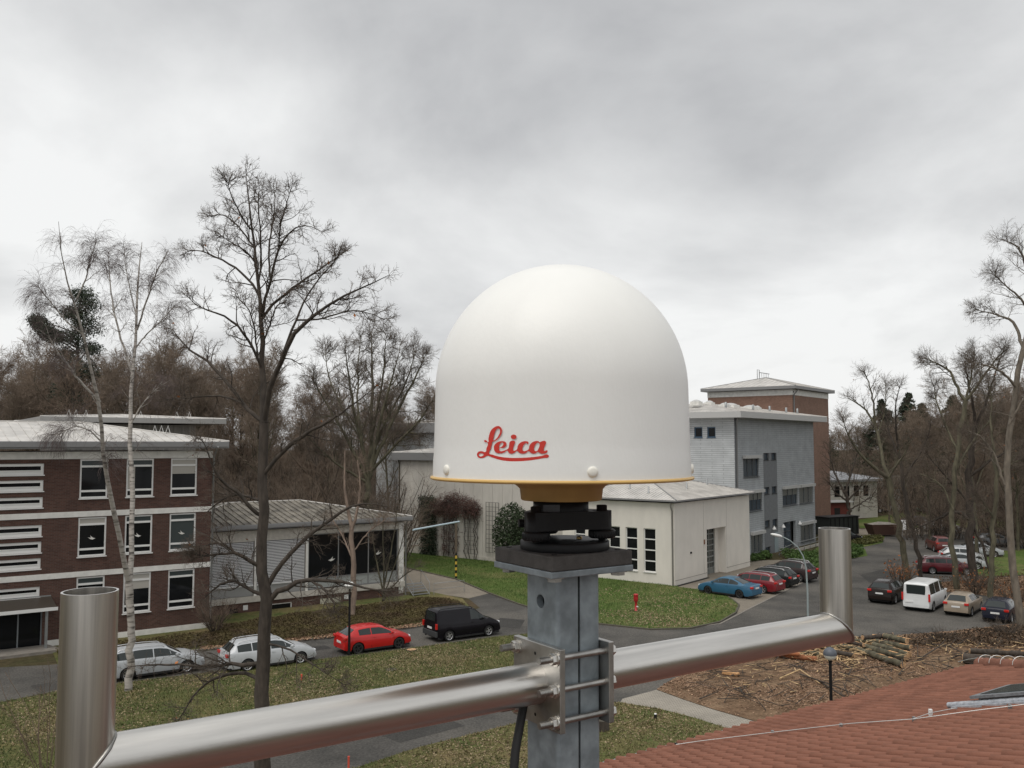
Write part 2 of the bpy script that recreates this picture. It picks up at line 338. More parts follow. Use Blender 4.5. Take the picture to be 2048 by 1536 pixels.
def window(parent, O, U, Nin, a, b, c, d, fw=.08, rails=(), muls=(), mf=None, mg=None, depth=.1, sill=None, sill_m=None, rw=.07):
    """frame mesh with its panes as sub-parts; rails / muls are positions (metres) of the bars"""
    P = frame_pt(O, U, Nin); mb = MB(); g = .003
    a, b, c, d = a+g, b-g, c+g, d-g
    fbox(mb, P, a, a+fw, c, d, depth-.05, depth+.03); fbox(mb, P, b-fw, b, c, d, depth-.05, depth+.03)
    fbox(mb, P, a+fw, b-fw, c, c+fw, depth-.048, depth+.03); fbox(mb, P, a+fw, b-fw, d-fw, d, depth-.048, depth+.03)
    for z in rails: fbox(mb, P, a+fw, b-fw, z-rw/2, z+rw/2, depth-.045, depth+.02)
    for s in muls: fbox(mb, P, s-rw/2, s+rw/2, c+fw, d-fw, depth-.042, depth+.025)
    if sill: fbox(mb, P, a-.05, b+.05, c-.06, c-.004, -sill, depth-.02)
    w = mb.build('window', mf or m_winframe, parent)
    ze = [c+fw] + sorted(rails) + [d-fw]; se = [a+fw] + sorted(muls) + [b-fw]
    for i in range(len(se)-1):
        for j in range(len(ze)-1):
            q = MB(); fbox(q, P, se[i]+.002, se[i+1]-.002, ze[j]+.002, ze[j+1]-.002, depth, depth+.008)
            q.build('pane', (mg[(i*7+j*3) % len(mg)] if isinstance(mg, list) else mg) or m_glass, w)
    return w
def hip_roof(parent, x0, x1, y0, y1, ze, pitch, over, th, m, m_f, seam=.5, sides='FLR', ridge_m=None, seam_h=.035):
    """hipped sheet-metal roof: slopes, fascia and soffit in one part, each standing seam a sub-part"""
    x0 -= over; x1 += over; y0 -= over; y1 += over; W, D = x1-x0, y1-y0; run = min(W, D)/2; zr = ze + run*pitch
    if W >= D: r0, r1 = (x0+run, (y0+y1)/2), (x1-run, (y0+y1)/2)
    else: r0, r1 = ((x0+x1)/2, y0+run), ((x0+x1)/2, y1-run)
    mb = MB(); A, B, C, E_ = (x0,y0), (x1,y0), (x1,y1), (x0,y1)
    v = [(*A,ze),(*B,ze),(*C,ze),(*E_,ze),(*r0,zr),(*r1,zr)]
    f = [(0,1,5,4),(1,2,5),(2,3,4,5),(3,0,4)] if W >= D else [(0,1,4),(1,2,5,4),(2,3,5),(3,0,4,5)]
    mb.add(v, f, 0)
    zb = ze - th; b = [(*A,zb),(*B,zb),(*C,zb),(*E_,zb)]
    mb.add(v[:4] + b, [(4,5,1,0),(5,6,2,1),(6,7,3,2),(7,4,0,3),(7,6,5,4)], 1)
    rf = mb.build('roof', [m, m_f], parent)
    def rib(p, q):
        d = Vector(q) - Vector(p)
        if d.length < .25: return
        k = MB(); n = Vector((0,0,1)); s = d.cross(n).normalized()*.02; o = Vector((0,0,seam_h)); u = Vector((0,0,.002))
        P_, Q = Vector(p), Vector(q)
        k.add([P_-s+u,P_+s+u,Q+s+u,Q-s+u,P_-s+o,P_+s+o,Q+s+o,Q-s+o], [(4,5,6,7),(0,1,5,4),(1,2,6,5),(2,3,7,6),(3,0,4,7)])
        k.build('roof_seam', m, rf)
    n = int(W/seam); m_ = int(D/seam)
    if 'F' in sides:
        for i in range(1, n):
            s = i*W/n; l = min(s, W-s, D/2); rib((x0+s,y0,ze), (x0+s,y0+l,ze+l*pitch))
    if 'L' in sides:
        for i in range(1, m_):
            s = i*D/m_; l = min(s, D-s, W/2); rib((x0,y0+s,ze), (x0+l,y0+s,ze+l*pitch))
    if 'R' in sides:
        for i in range(1, m_):
            s = i*D/m_; l = min(s, D-s, W/2); rib((x1,y0+s,ze), (x1-l,y0+s,ze+l*pitch))
    for p, q in ((v[0],v[4]),(v[3],v[4]) if W >= D else (v[3],v[5]),(v[1],v[5]) if W >= D else (v[1],v[4]),(v[2],v[5]),(v[4],v[5])):
        MB().tube([(*p[:2],p[2]+.02),(*q[:2],q[2]+.02)], .05, 6).build('ridge_cap', ridge_m or m, rf)
    return rf, (r0, r1, zr)
def bird(parent, O, U, Nin, s, z, sc=.3, flip=1):
    P = frame_pt(O, U, Nin); pts = [(0,0),(.5,.15),(1,.55),(.55,.45),(.35,.5),(.5,1.0),(.15,.6),(-.15,.4),(-.6,.25),(-.25,.15)]
    q = MB(); q.add([P(s+flip*x*sc, z+y*sc, .092) for x, y in pts], [tuple(range(len(pts)))]); return q.build('bird_sticker', m_white, parent)
def downpipe(parent, pts, r=.05, m=None): return MB().tube(pts, r, 8).build('downpipe', m or m_zinc, parent)
X_, Y_ = (1,0,0), (0,1,0)

# ---- brown brick building, left
A1, A2 = 55, 38
def rz(a): return R(90 - a)
o1 = gp(417, 1256)
bb = thing('brick_building', 'three-storey dark brown brick building with white window frames and bands', 'building', (o1.x, o1.y, 0), rz(A1))
LX, DY = -26.0, 13.0
cols = [(-7.6,-6.08), (-5.06,-3.5), (-2.5,-.92)]; rows = [(1.42,3.76), (4.93,7.2), (8.3,10.58)]
wins = [(a,b,c,d) for a,b in cols for c,d in rows]
slots = [(-12.9,-9.48,c,d) for c,d in ((9.72,10.36),(8.8,9.42),(7.86,8.46),(6.25,6.88),(5.33,5.95),(4.42,5.02),(2.84,3.42))]
far = [(a-15.2,b-15.2,c,d) for a,b,c,d in wins if a > -5.5]
door = [(-12.9,-9.3,-.2,2.35)]
sh = lambda L: [(a-LX,b-LX,c,d) for a,b,c,d in L]
O1 = (LX,0,0)
wall(bb, 'wall', O1, X_, Y_, -LX, -.3, 11.0, sh(wins+slots+far+door), m_brick, .2)
w2 = MB(); w2.quad((0,0,-.3),(0,DY,-.3),(0,DY,11),(0,0,11)); w2.quad((0,DY,-.3),(LX,DY,-.3),(LX,DY,11),(0,DY,11)); w2.quad((LX,DY,-.3),(LX,0,-.3),(LX,0,11),(LX,DY,11)); w2.build('wall', m_brick, bb)
MB().box(LX+.3,-.3,.25,DY-.3,-.2,10.9).build('room_core', m_dark, bb)
for z0, z1 in ((10.6,11.03),(7.24,7.56),(3.79,4.1)):
    MB().box(LX,.03,-.035,.0-.002,z0,z1).build('floor_band', m_white, bb)
MB().box(-9.05,.03,-.05,-.002,-.05,.36).build('plinth_band', m_white, bb)
rnd = random.Random(3)
for i, (a,b,c,d) in enumerate(sh(wins+far)):
    w = window(bb, O1, X_, Y_, a, b, c, d, .09, (c+.42, d-.42), (), m_winframe, [m_glass, m_glass, m_glass, m_glass, m_glass, m_glass, m_glass2] if i != 7 else m_glass2, .1, .09, rw=.12)
    if i in (1, 5, 8, 3):
        q_ = MB(); q_.box(LX+a+.1, LX+(b-.1 if i != 5 else a+.5), .094, .0985, d-.38 if i == 1 else (c+.5 if i == 5 else d-.95), d-.1 if i != 5 else d-.45); q_.build('blind', mat('cream_blind', (.42,.40,.36), .8), w)
    if 4.5 < c < 6: bird(w, O1, X_, Y_, a+.8, c+.95, .26, -1)
for i, (a,b,c,d) in enumerate(sh(slots)):
    window(bb, O1, X_, Y_, a, b, c, d, .15, (c+.24,), (), m_winframe, [m_winframe, m_glass], .1, .06, rw=.05)
a,b,c,d = sh(door)[0]
dw = window(bb, O1, X_, Y_, a, b, c, d, .07, (), (a+1.2, a+2.4), mat('grey_door_frame', (.22,.24,.25), .4), m_glass, .1)
dw.name = 'glazed_entrance'
cn = MB(); cn.add([(-13.4,0,2.85),(-8.9,0,2.85),(-8.72,-1.25,2.35),(-13.4,-1.25,2.35)], [(0,3,2,1)]); cn.add([(-13.4,0,2.83),(-8.9,0,2.83),(-8.72,-1.25,2.33),(-13.4,-1.25,2.33)], [(0,1,2,3)])
cp_ = cn.build('entrance_canopy', mat('smoked_canopy', (.05,.042,.034), .35), bb)
MB().box(-13.4,-8.70,-1.31,-1.252,2.22,2.40).build('canopy_fascia', m_winframe, cp_)
MB().box(-13.4,-8.9,-.03,-.002,2.82,2.9).build('canopy_flashing', m_zinc, cp_)
MB().box(-9.3,-9.16,-1.15,-1.03,-.2,2.3).build('canopy_post', m_zinc, bb)
MB().prism([(-13.5,-.06),(-9.0,-.06),(-8.4,-1.9),(-13.5,-1.9)], 0, .16).build('entrance_step', m_kerb, bb)
hip_roof(bb, LX, 0, 0, DY, 11.62, .17, .8, .42, m_roofmetal, m_fascia, .55, 'FR')
MB().box(LX-.75,.75,-.88,-.803,11.30,11.55).build('gutter', m_fascia, bb)
downpipe(bb, [(.08,-.9,11.3),(.08,-.4,10.9),(.08,-.09,10.6),(.08,-.09,.1)], .055)
def aframe(parent, x, y, z, s=.5):
    k = MB(); k.tube([(x-s*.3,y,z),(x,y,z+s),(x+s*.3,y,z)], .022, 5); return k.build('roof_anchor', m_winframe, parent)
for x in (-3.0,-2.6,-2.2): aframe(bb, x, 2.2, 11.62+3.15*.17-.02)
rw_ = thing('rear_wing', 'low flat-looking wing with grey roof behind the dark brick building', 'building', (o1.x, o1.y, 0), rz(A1))
MB().box(-5.9,3.9,18,31,0,13.0).build('wall', mat('dull_grey_boards', (.25,.24,.22), .9, var=.3, vscale=2, stretch=(3,3,.2)), rw_)
rf, _ = hip_roof(rw_, -5.9, 3.9, 18, 31, 13.5, .06, 1.9, .4, m_roofmetal, mat('mid_grey_fascia', (.30,.295,.285), .6), 1.0, 'F')
for x in (-5.6,-5.1,-4.4,-.4,2.4,3.4): aframe(rf, x, 18.2, 13.6, .5)

# ---- annex with roller blinds
o2 = gp(807, 1191)
an = thing('annex', 'low brick-based annex with roller blinds, big dark windows and ribbed roof', 'building', (o2.x, o2.y, 0), rz(A1))
AX = -15.5; OA = (AX,0,0); q = lambda s: s-AX
m_conc = mat('pale_concrete', (.50,.47,.42), .85, var=.15)
ops = [(q(-15.3),q(-11.55),1.1,4.8), (q(-11.35),q(-7.85),1.1,4.8), (q(-7.65),q(-.45),1.1,5.05)]
base_ops = [(q(-10.35),q(-8.8),-.3,.42), (q(-6.7),q(-5.1),-.15,.42), (q(-13.2),q(-12.6),-.3,.35)]
wall(an, 'plinth', OA, X_, Y_, -AX, -.6, .7, base_ops, m_brick, .2)
MB().box(AX,.06,-.12,.2,.702,1.1).build('sill_band', m_conc, an)
wall(an, 'wall', OA, X_, Y_, -AX, 1.1, 5.55, ops, m_conc, .25)
sd = MB(); sd.quad((0,0,-.6),(0,12,-.6),(0,12,5.55),(0,0,5.55)); sd.quad((0,12,-.6),(AX,12,-.6),(AX,12,5.55),(0,12,5.55)); sd.build('wall', m_conc, an)
MB().box(AX+.2,-.2,.5,11.8,-.5,5.5).build('room_core', m_dark, an)
m_slat = mat('grey_blind_slats', (.54,.54,.54), .5)
for a, b in ((-15.3,-11.55),(-11.35,-7.85)):
    sl = MB(); z = 1.82
    while z < 4.78: sl.add([(a+.05,.10,z),(b-.05,.10,z),(b-.05,.03,z+.012),(a+.05,.03,z+.012),(b-.05,.05,z+.075),(a+.05,.05,z+.075)], [(0,1,2,3),(3,2,4,5)]); z += .105
    rb = props(sl.build('roller_blind', m_slat, an), kind='stuff')
    MB().box(a+.03,b-.03,.02,.1,1.76,1.82).build('blind_bottom_bar', m_winframe, rb)
    MB().box(a,b,.12,.16,1.102,1.75).build('spandrel_panel', mat('grey_spandrel', (.30,.30,.29), .4), an)
gw = window(an, OA, X_, Y_, q(-7.65), q(-.45), 1.1, 5.05, .08, (1.88,), (q(-5.3),q(-2.9)), m_fascia, m_glass, .15)
for s, z, f_ in ((-5.9,3.0,1),(-2.2,3.2,1),(-12.9,3.1,1)): bird(gw if s > -8 else an, OA, X_, Y_, q(s), z, .34, f_)
for ch in list(gw.children):
    if ch.name.startswith('pane') and max(v.co.z for v in ch.data.vertices) < 2: ch.data.materials[0] = mat('frosted_lower_glass', (.33,.35,.34), .3)
MB().box(-2.6,-1.5,.6,.9,1.5,2.6).build('cardboard_box', mat('cardboard', (.33,.22,.12), .9), an)
window(an, OA, X_, Y_, q(-10.35), q(-8.8), -.3, .42, .07, (), (), m_winframe, m_glass, .1)
MB().box(-6.7,-5.1,.02,.06,-.15,.42).build('vent_panel', mat('cream_panel', (.60,.58,.47), .6), an)
MB().box(-13.2,-12.6,.1,.14,-.3,.35).build('cellar_hatch', m_dark, an)
for s in (-12.1,-4.7): MB().box(s-.16,s+.16,-.03,-.002,.2,.52).build('meter_box', m_winframe, an)
for s in (-11.45,-7.75): MB().box(s-.09,s+.09,-.03,-.002,1.1,5.0).build('column', m_white, an)
MB().box(-.42,-.02,-.035,-.002,.2,5.5).build('column', m_white, an)
hip_roof(an, AX-2, 0, 0, 12, 5.98, .17, .45, .34, m_roofdirty, m_fascia, .45, 'FR', m_roofmetal, .07)
MB().box(AX-2,.5,-.53,-.453,5.72,5.92).build('gutter', m_fascia, an)
downpipe(an, [(.12,-.45,5.7),(.12,-.1,5.4),(.12,-.1,-.3)], .06)
st = thing('metal_stair', 'small grey metal stair with handrail at the annex corner', 'stair', (o2.x, o2.y, 0), rz(A1))
for i in range(5): MB().box(.35,1.7,-.9+.28*i,-.64+.28*i,.1+.16*i,.14+.16*i).build('tread', m_zinc, st)
for x in (.33,1.72):
    MB().tube([(x,-1.0,.05),(x,.45,.88)], .03, 6).build('stringer', m_zinc, st)
    MB().tube([(x,-.95,.06),(x,-.95,.95),(x,.4,1.75),(x,.4,.8)], .022, 6).build('handrail', m_zinc, st)
MB().tube([(1.9,-1.3,0),(1.9,-1.3,.9),(4.6,-1.3,.9),(4.6,-1.3,0)], .025, 6).build('guard_rail', m_zinc, st)
MB().tube([(1.9,-1.3,.45),(4.6,-1.3,.45)], .018, 6).build('guard_rail', m_zinc, st)

# ---- white garage building
o3 = gp(1350, 1173)
ga = thing('garage_building', 'white rendered garage with tall windows, sectional door and shallow hipped roof', 'building', (o3.x, o3.y, 0), rz(A2))
GX, GD = 15.0, 11.0
gdoor = (5.9, 9.75, -.1, 4.1)
lw = [(1.72,2.84,.95,4.5),(3.43,4.55,.95,4.5),(5.1,6.2,.95,4.5),(6.85,7.95,.95,4.5),(8.6,9.7,.95,4.5)]
wall(ga, 'wall', (0,0,0), X_, Y_, GX, -.1, 6.65, [gdoor], m_render, .9)
wall(ga, 'wall', (0,0,0), Y_, X_, GD, -.1, 6.65, lw, m_render, .25)
sd = MB(); sd.quad((GX,0,-.1),(GX,GD,-.1),(GX,GD,6.65),(GX,0,6.65)); sd.quad((GX,GD,-.1),(0,GD,-.1),(0,GD,6.65),(GX,GD,6.65)); sd.build('wall', m_render, ga)
MB().box(.4,GX-.3,1.0,GD-.3,0,6.5).build('room_core', m_dark, ga)
for c in lw:
    a,b,z0,z1 = c; h = (z1-z0)/4
    window(ga, (0,0,0), Y_, X_, a, b, z0, z1, .07, (z0+h, z0+2*h, z0+3*h), (), m_winframe, [m_glass, m_glass], .15, .08, rw=.09)
m_doorp = mat('garage_door_grey', (.20,.21,.20), .45)
m_doorg = mat('garage_door_glazing', (.035,.04,.04), .12)
gd = window(ga, (0,0,0), X_, Y_, 5.9, 9.0, -.08, 4.1, .06, tuple(.52+.5*i for i in range(7)), (6.93, 7.97), m_doorp, m_doorg, .85, rw=.1)
gd.name = 'sectional_door'
MB().box(9.003,9.75,.7,.9,-.1,4.1).build('door_jamb', m_render, ga)
for ch in list(gd.children):
    if max(v.co.z for v in ch.data.vertices) < .55: ch.data.materials[0] = m_doorp
MB().box(6.2,6.55,.83,.847,1.15,1.5).build('door_notice', m_plate, gd)
MB().box(7.2,7.4,.83,.847,1.25,1.5).build('door_notice', m_plate, gd)
for x in (5.3, 9.9): MB().box(x-.012,x+.012,-.006,-.002,.4,6.5).build('wall_joint', m_kerb, ga)
MB().box(.0,5.85,-.012,-.002,.42,.45).build('plinth_line', m_kerb, ga); MB().box(9.8,GX,-.012,-.002,.42,.45).build('plinth_line', m_kerb, ga)
MB().box(2.75,2.9,-.1,-.002,2.35,2.5).build('door_bell', m_dark, ga); MB().box(5.28,5.42,-.08,-.002,2.9,3.3).build('wall_lamp', mat('rust_brown', (.2,.1,.06), .7), ga)
MB().box(.0,5.8,-.25,-.004,-.02,.05).build('drain_grate', m_dark, ga)
rf, _ = hip_roof(ga, 0, GX, 0, GD, 6.92, .25, .45, .14, m_roofmetal, m_fascia, .32, 'FL', m_fascia)
downpipe(ga, [(-.3,.15,6.7),(-.3,.15,6.4),(-.07,.15,6.0),(-.07,.15,0)], .07, mat('brown_zinc', (.20,.19,.17), .5))
for x, y in ((1.2,3.0),(2.2,5.4),(6.2,2.0),(11.5,2.6)):
    z = 6.92+.25*(min(x,y)+.45); MB().lathe([(.13,0),(.13,.02),(.07,.05),(.07,.55),(.0,.56)], 10, c=(x,y,z)).build('roof_vent', m_zinc, rf)

# ---- hall with climbing plants and the taller block behind it
hl = thing('hall', 'tall pale hall with vertical wall panels and climbing plants, left of the garage', 'building', (o3.x, o3.y, 0), rz(A2))
y = 11.1; i = 0
MB().box(2.62,20,11.05,34.1,-.2,9.7).build('core', m_hall, hl)
while y < 34.0:
    y2 = min(y+1.25, 34.12); MB().box(2.55,2.618,y+.012,y2-.012,-.1,9.72).build('wall_panel', m_hall, hl); y = y2
MB().box(2.5,2.548,11.1,34.12,-.1,.35).build('plinth', m_conc, hl)
hip_roof(hl, 2.6, 20, 11.05, 34.1, 10.55, .12, .55, .8, m_roofmetal, m_fascia, .8, 'L')
downpipe(hl, [(2.3,33.9,9.8),(2.48,33.9,9.4),(2.48,33.9,0)], .07, m_kerb_d)
tb = thing('tall_hall_block', 'taller pale block with dark fascia rising behind the panelled hall', 'building', (o3.x, o3.y, 0), rz(A2))
MB().box(11,28,16,46.5,-.2,12.7).build('wall', mat('bluish_white_wall', (.55,.57,.58), .8, var=.12), tb)
hip_roof(tb, 11, 28, 16, 46.5, 13.9, .08, .8, 1.15, m_roofmetal, m_fascia, 1.0, 'L')

# ---- grey clad building with skylights
o4 = Vector((21.795, 86.96, 0))
gb = thing('grey_building', 'three-storey grey clad office building with external blinds behind the garage', 'building', o4, rz(A2))
s4 = 3.5; WX, WD, WH = 22.3, 14.0, 14.02
tri = [(s4-1.5,s4+2.4,8.12,10.0), (s4-.2,s4+3.05,4.65,6.5), (s4+.1,s4+3.05,.45,2.3), (s4+8.75,s4+13.2,4.7,6.55), (s4+13.8,s4+18.1,4.65,6.55), (s4+13.95,s4+18.1,.4,2.3)]
edoor = (s4+8.85, s4+12.5, -.3, 2.95)
strip = [(s4+3.75+k*2.0, s4+5.05+k*2.0, z, z+.75) for k in (0,1) for z in (9.75,6.2,2.75)] + [(s4+3.75, s4+5.05, .1, .75)]
wall(gb, 'wall', (0,0,0), X_, Y_, WX, -.4, WH, tri+[edoor]+strip, m_grey_clad, .3)
lwn = [(1.98,2.88,12.1,13.15),(3.4,4.3,12.1,13.15),(6.4,7.3,12.1,13.15),(7.8,8.7,12.1,13.15)]
wall(gb, 'wall', (0,0,0), Y_, X_, WD, -.4, WH, lwn, mat('lit_grey_cladding_dummy', (.4,.4,.4)) and brick_mat('lit_grey_cladding', (.46,.48,.49), (.51,.53,.54), (.26,.27,.28), bw=2.4, bh=.21, ms=.02, rough=.7), .3)  # left face made paler: its brighter daylight is put into the cladding colour
sd = MB(); sd.quad((WX,0,-.4),(WX,WD,-.4),(WX,WD,WH),(WX,0,WH)); sd.quad((WX,WD,-.4),(0,WD,-.4),(0,WD,WH),(WX,WD,WH)); sd.build('wall', m_grey_flat, gb)
MB().box(.5,WX-.4,.5,WD-.4,-.3,WH-.1).build('room_core', m_dark, gb)
sp_ops = [(a-s4-3.6, b-s4-3.6, c, d) for a,b,c,d in strip]
wall(gb, 'stair_panel', (s4+3.6,-.02,0), X_, Y_, 3.65, -.2, 10.5, sp_ops, m_grey_flat, .2)
m_bframe = mat('dark_window_frame', (.05,.055,.06), .4)
m_bluegl = mat('bluish_glass', (.07,.09,.11), .1)
for i, (a,b,c,d) in enumerate(tri):
    w = window(gb, (0,0,0), X_, Y_, a, b, c, d, .1, (), (a+(b-a)/3, a+2*(b-a)/3), m_bframe, m_bluegl, .18, .1)
    mb = MB(); mb.box(a-.15,b+.15,-.34,-.022,d,d+.32); mb.build('blind_housing', m_fascia_l, gb)
    if i in (2,4,5,1,3):
        lo = c+.1 if i in (2,4,5) else c+1.15
        for k in range(3):
            mb = MB(); aa = a+(b-a)*k/3+.1; ab = a+(b-a)*(k+1)/3-.1; zz = lo
            while zz < d-.05: mb.quad((aa,-.0+.06,zz),(ab,.06,zz),(ab,.0,zz+.08),(aa,.0,zz+.08)); zz += .1
            props(mb.build('external_blind', m_fascia_l, gb), kind='stuff')
for a,b,c,d in strip: window(gb, (0,0,0), X_, Y_, a, b, c, d, .05, (), (), m_bframe, m_bluegl, .18, .06)
ed = window(gb, (0,0,0), X_, Y_, edoor[0], edoor[1]-.9, edoor[2], edoor[3], .08, (1.9,), (edoor[0]+1.3,), m_bframe, m_bluegl, .28)
ed.name = 'entrance_door'
for a,b,c,d in lwn: window(gb, (0,0,0), Y_, X_, a, b, c, d, .1, (), (), mat('blue_window_frame', (.06,.11,.17), .4), m_glass, .15, .08)
MB().box(s4+6.2,s4+7.2,-.05,-.025,-.1,2.1).build('side_door', mat('pale_blue_door', (.28,.34,.36), .5), gb)
for s in (s4+8.2, s4+13.1, s4+5.6):
    k = MB(); k.lathe([(.22,0),(.03,.35)], 10, c=(s,-.25,2.5)); k.build('wall_lamp', m_winframe, gb)
downpipe(gb, [(-.25,-.5,14.0),(.35,-.1,13.3),(.35,-.09,0)], .08, m_fascia)
MB().box(0,.62,-.028,-.002,-.2,14.0).build('corner_strip', m_grey_flat, gb)
rf, (r0, r1, zr) = hip_roof(gb, 0, WX, 0, WD, 14.62, .15, 1.25, .6, m_roofmetal, m_fascia_l, .4, 'FL', m_roofmetal)
for x, y_, s in ((3.2,5.6,.5),(9.0,4.4,.75),(12.0,3.4,.8),(6.2,3.8,.5),(7.6,6.2,.45),(14.5,3.6,.35)):
    z = 14.62+.15*(y_+1.25); k = MB(); k.box(x-s,x+s,y_-s,y_+s,z-.2,z+.24); sk = k.build('skylight', m_white, gb)
    MB().lathe([(s*1.02,.243),(s*.8,.34),(s*.4,.43),(0,.46)], 16, c=(x,y_,z)).build('dome_light', m_fascia_l, sk)
for x, y_ in ((3,2.2),(8.5,1.6),(13.6,1.8),(17.5,1.4),(20.5,1.2)):
    z = 14.62+.15*(y_+1.25); MB().lathe([(.12,-.02),(.12,.6),(0,.62)], 10, c=(x,y_,z)).build('roof_vent', m_zinc, rf)
rp = thing('entrance_ramp_rail', 'grey tubular ramp railing in front of the grey office building', 'railing', o4, rz(A2))
for z in (.5,.95): MB().tube([(s4+3.2,-1.6,z-.3),(s4+7.6,-1.6,z),(s4+13.5,-1.6,z),(s4+18,-1.6,z+.2)], .035, 6).build('rail', m_zinc, rp)
for i in range(9): x = s4+3.4+1.8*i; MB().tube([(x,-1.6,-.1),(x,-1.6,.95)], .03, 6).build('post', m_zinc, rp)
MB().box(s4+7.6,s4+18.2,-1.55,-1.35,-.2,.25).build('ramp_wall', m_conc, rp)

# ---- brick tower
tw = thing('brick_tower', 'square red-brown brick tower with white cornice and hipped metal roof', 'tower', (37.4,118,0), rz(A2))
wl = MB()
for a,b in (((0,0),(14.3,0)),((14.3,0),(14.3,12.2)),((14.3,12.2),(0,12.2)),((0,12.2),(0,0))): wl.quad((*a,-.2),(*b,-.2),(*b,18.1),(*a,18.1))
wl.build('wall', m_brick_t, tw)
MB().box(-.04,14.34,-.04,12.24,17.98,18.75).build('cornice', m_white, tw)
rf, (r0, r1, zr) = hip_roof(tw, 0, 14.3, 0, 12.2, 19.2, .25, .75, .4, m_roofmetal, m_fascia, .75, 'FL', m_fascia)
downpipe(tw, [(.5,-.75,18.9),(.35,-.1,18.0),(.35,-.1,0)], .09, m_fascia)
MB().box(.2,.5,-.05,-.042,18.3,18.5).build('vent', m_dark, tw)
lad = MB(); lad.tube([(3.6,6.3,zr-.3),(3.6,6.3,zr+1.0),(4.3,6.3,zr+1.0),(4.3,6.3,zr-.3)], .05, 5); lad.tube([(4.3,6.3,zr+.65),(8,6.3,zr+.65)], .05, 5)
for i in range(5): lad.tube([(4.4+.8*i,6.3,zr),(4.4+.8*i,6.3,zr+.65)], .03, 4)
lad.build('roof_rail', m_zinc, tw)
MB().box(14.3,15.9,5,7,16.3,16.5).build('bracket_canopy', m_kerb, tw)
# ---- far buildings and sheds on the right
fb = thing('far_white_building', 'far white two-storey building with grey metal roof right of the brick tower', 'building', (gp(1655,1040).x, gp(1655,1040).y, 0), rz(62))
MB().box(-6,11,0,9,0,5.6).build('wall', m_hall, fb)
for i in range(4): MB().box(1.6+2.1*i,2.7+2.1*i,-.03,-.002,3.4,5.0).build('window', m_glass, fb)
hip_roof(fb, -6, 11, 0, 9, 6.0, .22, .6, .35, mat('grey_blue_roof', (.30,.31,.33), .5), m_fascia, 1.2, 'F')
fb2 = thing('far_gabled_house', 'far pale house with white doorway glimpsed through the trees', 'house', (52,150,0), rz(75))
MB().box(0,24,0,9,0,4).build('wall', mat('old_grey_render', (.36,.32,.28), .9, var=.2), fb2)
k = MB(); k.add([(-.5,-.5,4),(24.5,-.5,4),(24.5,9.5,4),(-.5,9.5,4),(-.5,4.5,5.8),(24.5,4.5,5.8)], [(0,1,5,4),(2,3,4,5),(1,2,5),(3,0,4)]); k.build('roof', m_roofdirty, fb2)
for i in range(5): MB().box(3+4*i,4.6+4*i,-.03,-.002,1.5,3.2).build('window', m_glass, fb2)
MB().box(12.7,15.4,-.4,-.002,0,3.6).build('porch', m_winframe, fb2)
s_ = gp(1675,1045); sh_ = thing('red_shed', 'small dark red shed beside the foot of the brick tower', 'shed', (s_.x, s_.y, 0), rz(70))
MB().box(-2.6,2.4,0,3,0,2.9).build('wall', mat('dark_red_boards', (.13,.03,.022), .8), sh_); MB().box(-2.8,2.7,-.4,3.3,2.903,3.05).build('roof', m_fascia_l, sh_); MB().box(-.5,.5,-.03,-.002,0,2.1).build('door', m_dark, sh_)
s_ = gp(1690,1072); ct = thing('dark_container', 'dark green waste container in front of the red shed', 'container', (s_.x, s_.y, 0), rz(60))
MB().prism([(-2.8,0),(2.6,0),(2.6,2.3),(-2.8,2.3)], .15, 2.3).build('bin_body', mat('dark_green_steel', (.016,.02,.018), .6), ct); MB().box(-2.9,2.7,-.1,2.4,2.303,2.42).build('lid', m_black, ct)
for i in range(7): MB().box(-2.6+.8*i,-2.5+.8*i,-.06,-.002,.2,2.25).build('rib', m_black, ct)
s_ = gp(1766,1072); sk = thing('rusty_skip', 'brown open-topped waste skip loaded with rubble on the far yard', 'skip', (s_.x, s_.y, 0), R(8))
k = MB(); k.add([(-1.5,-.8,.2),(1.5,-.8,.2),(1.5,.8,.2),(-1.5,.8,.2),(-2,-1,1.5),(2,-1,1.5),(2,1,1.5),(-2,1,1.5)], [(0,3,2,1),(0,1,5,4),(1,2,6,5),(2,3,7,6),(3,0,4,7)]); k.build('body', mat('rusty_brown', (.07,.035,.025), .8), sk)
k = MB(); k.add([(-1.9,-.9,1.4),(1.9,-.9,1.4),(1.9,.9,1.4),(-1.9,.9,1.4),(-.6,0,1.8),(.8,.1,1.7)], [(0,1,5,4),(1,2,5),(2,3,4,5),(3,0,4)]); k.build('load', m_kerb, sk)
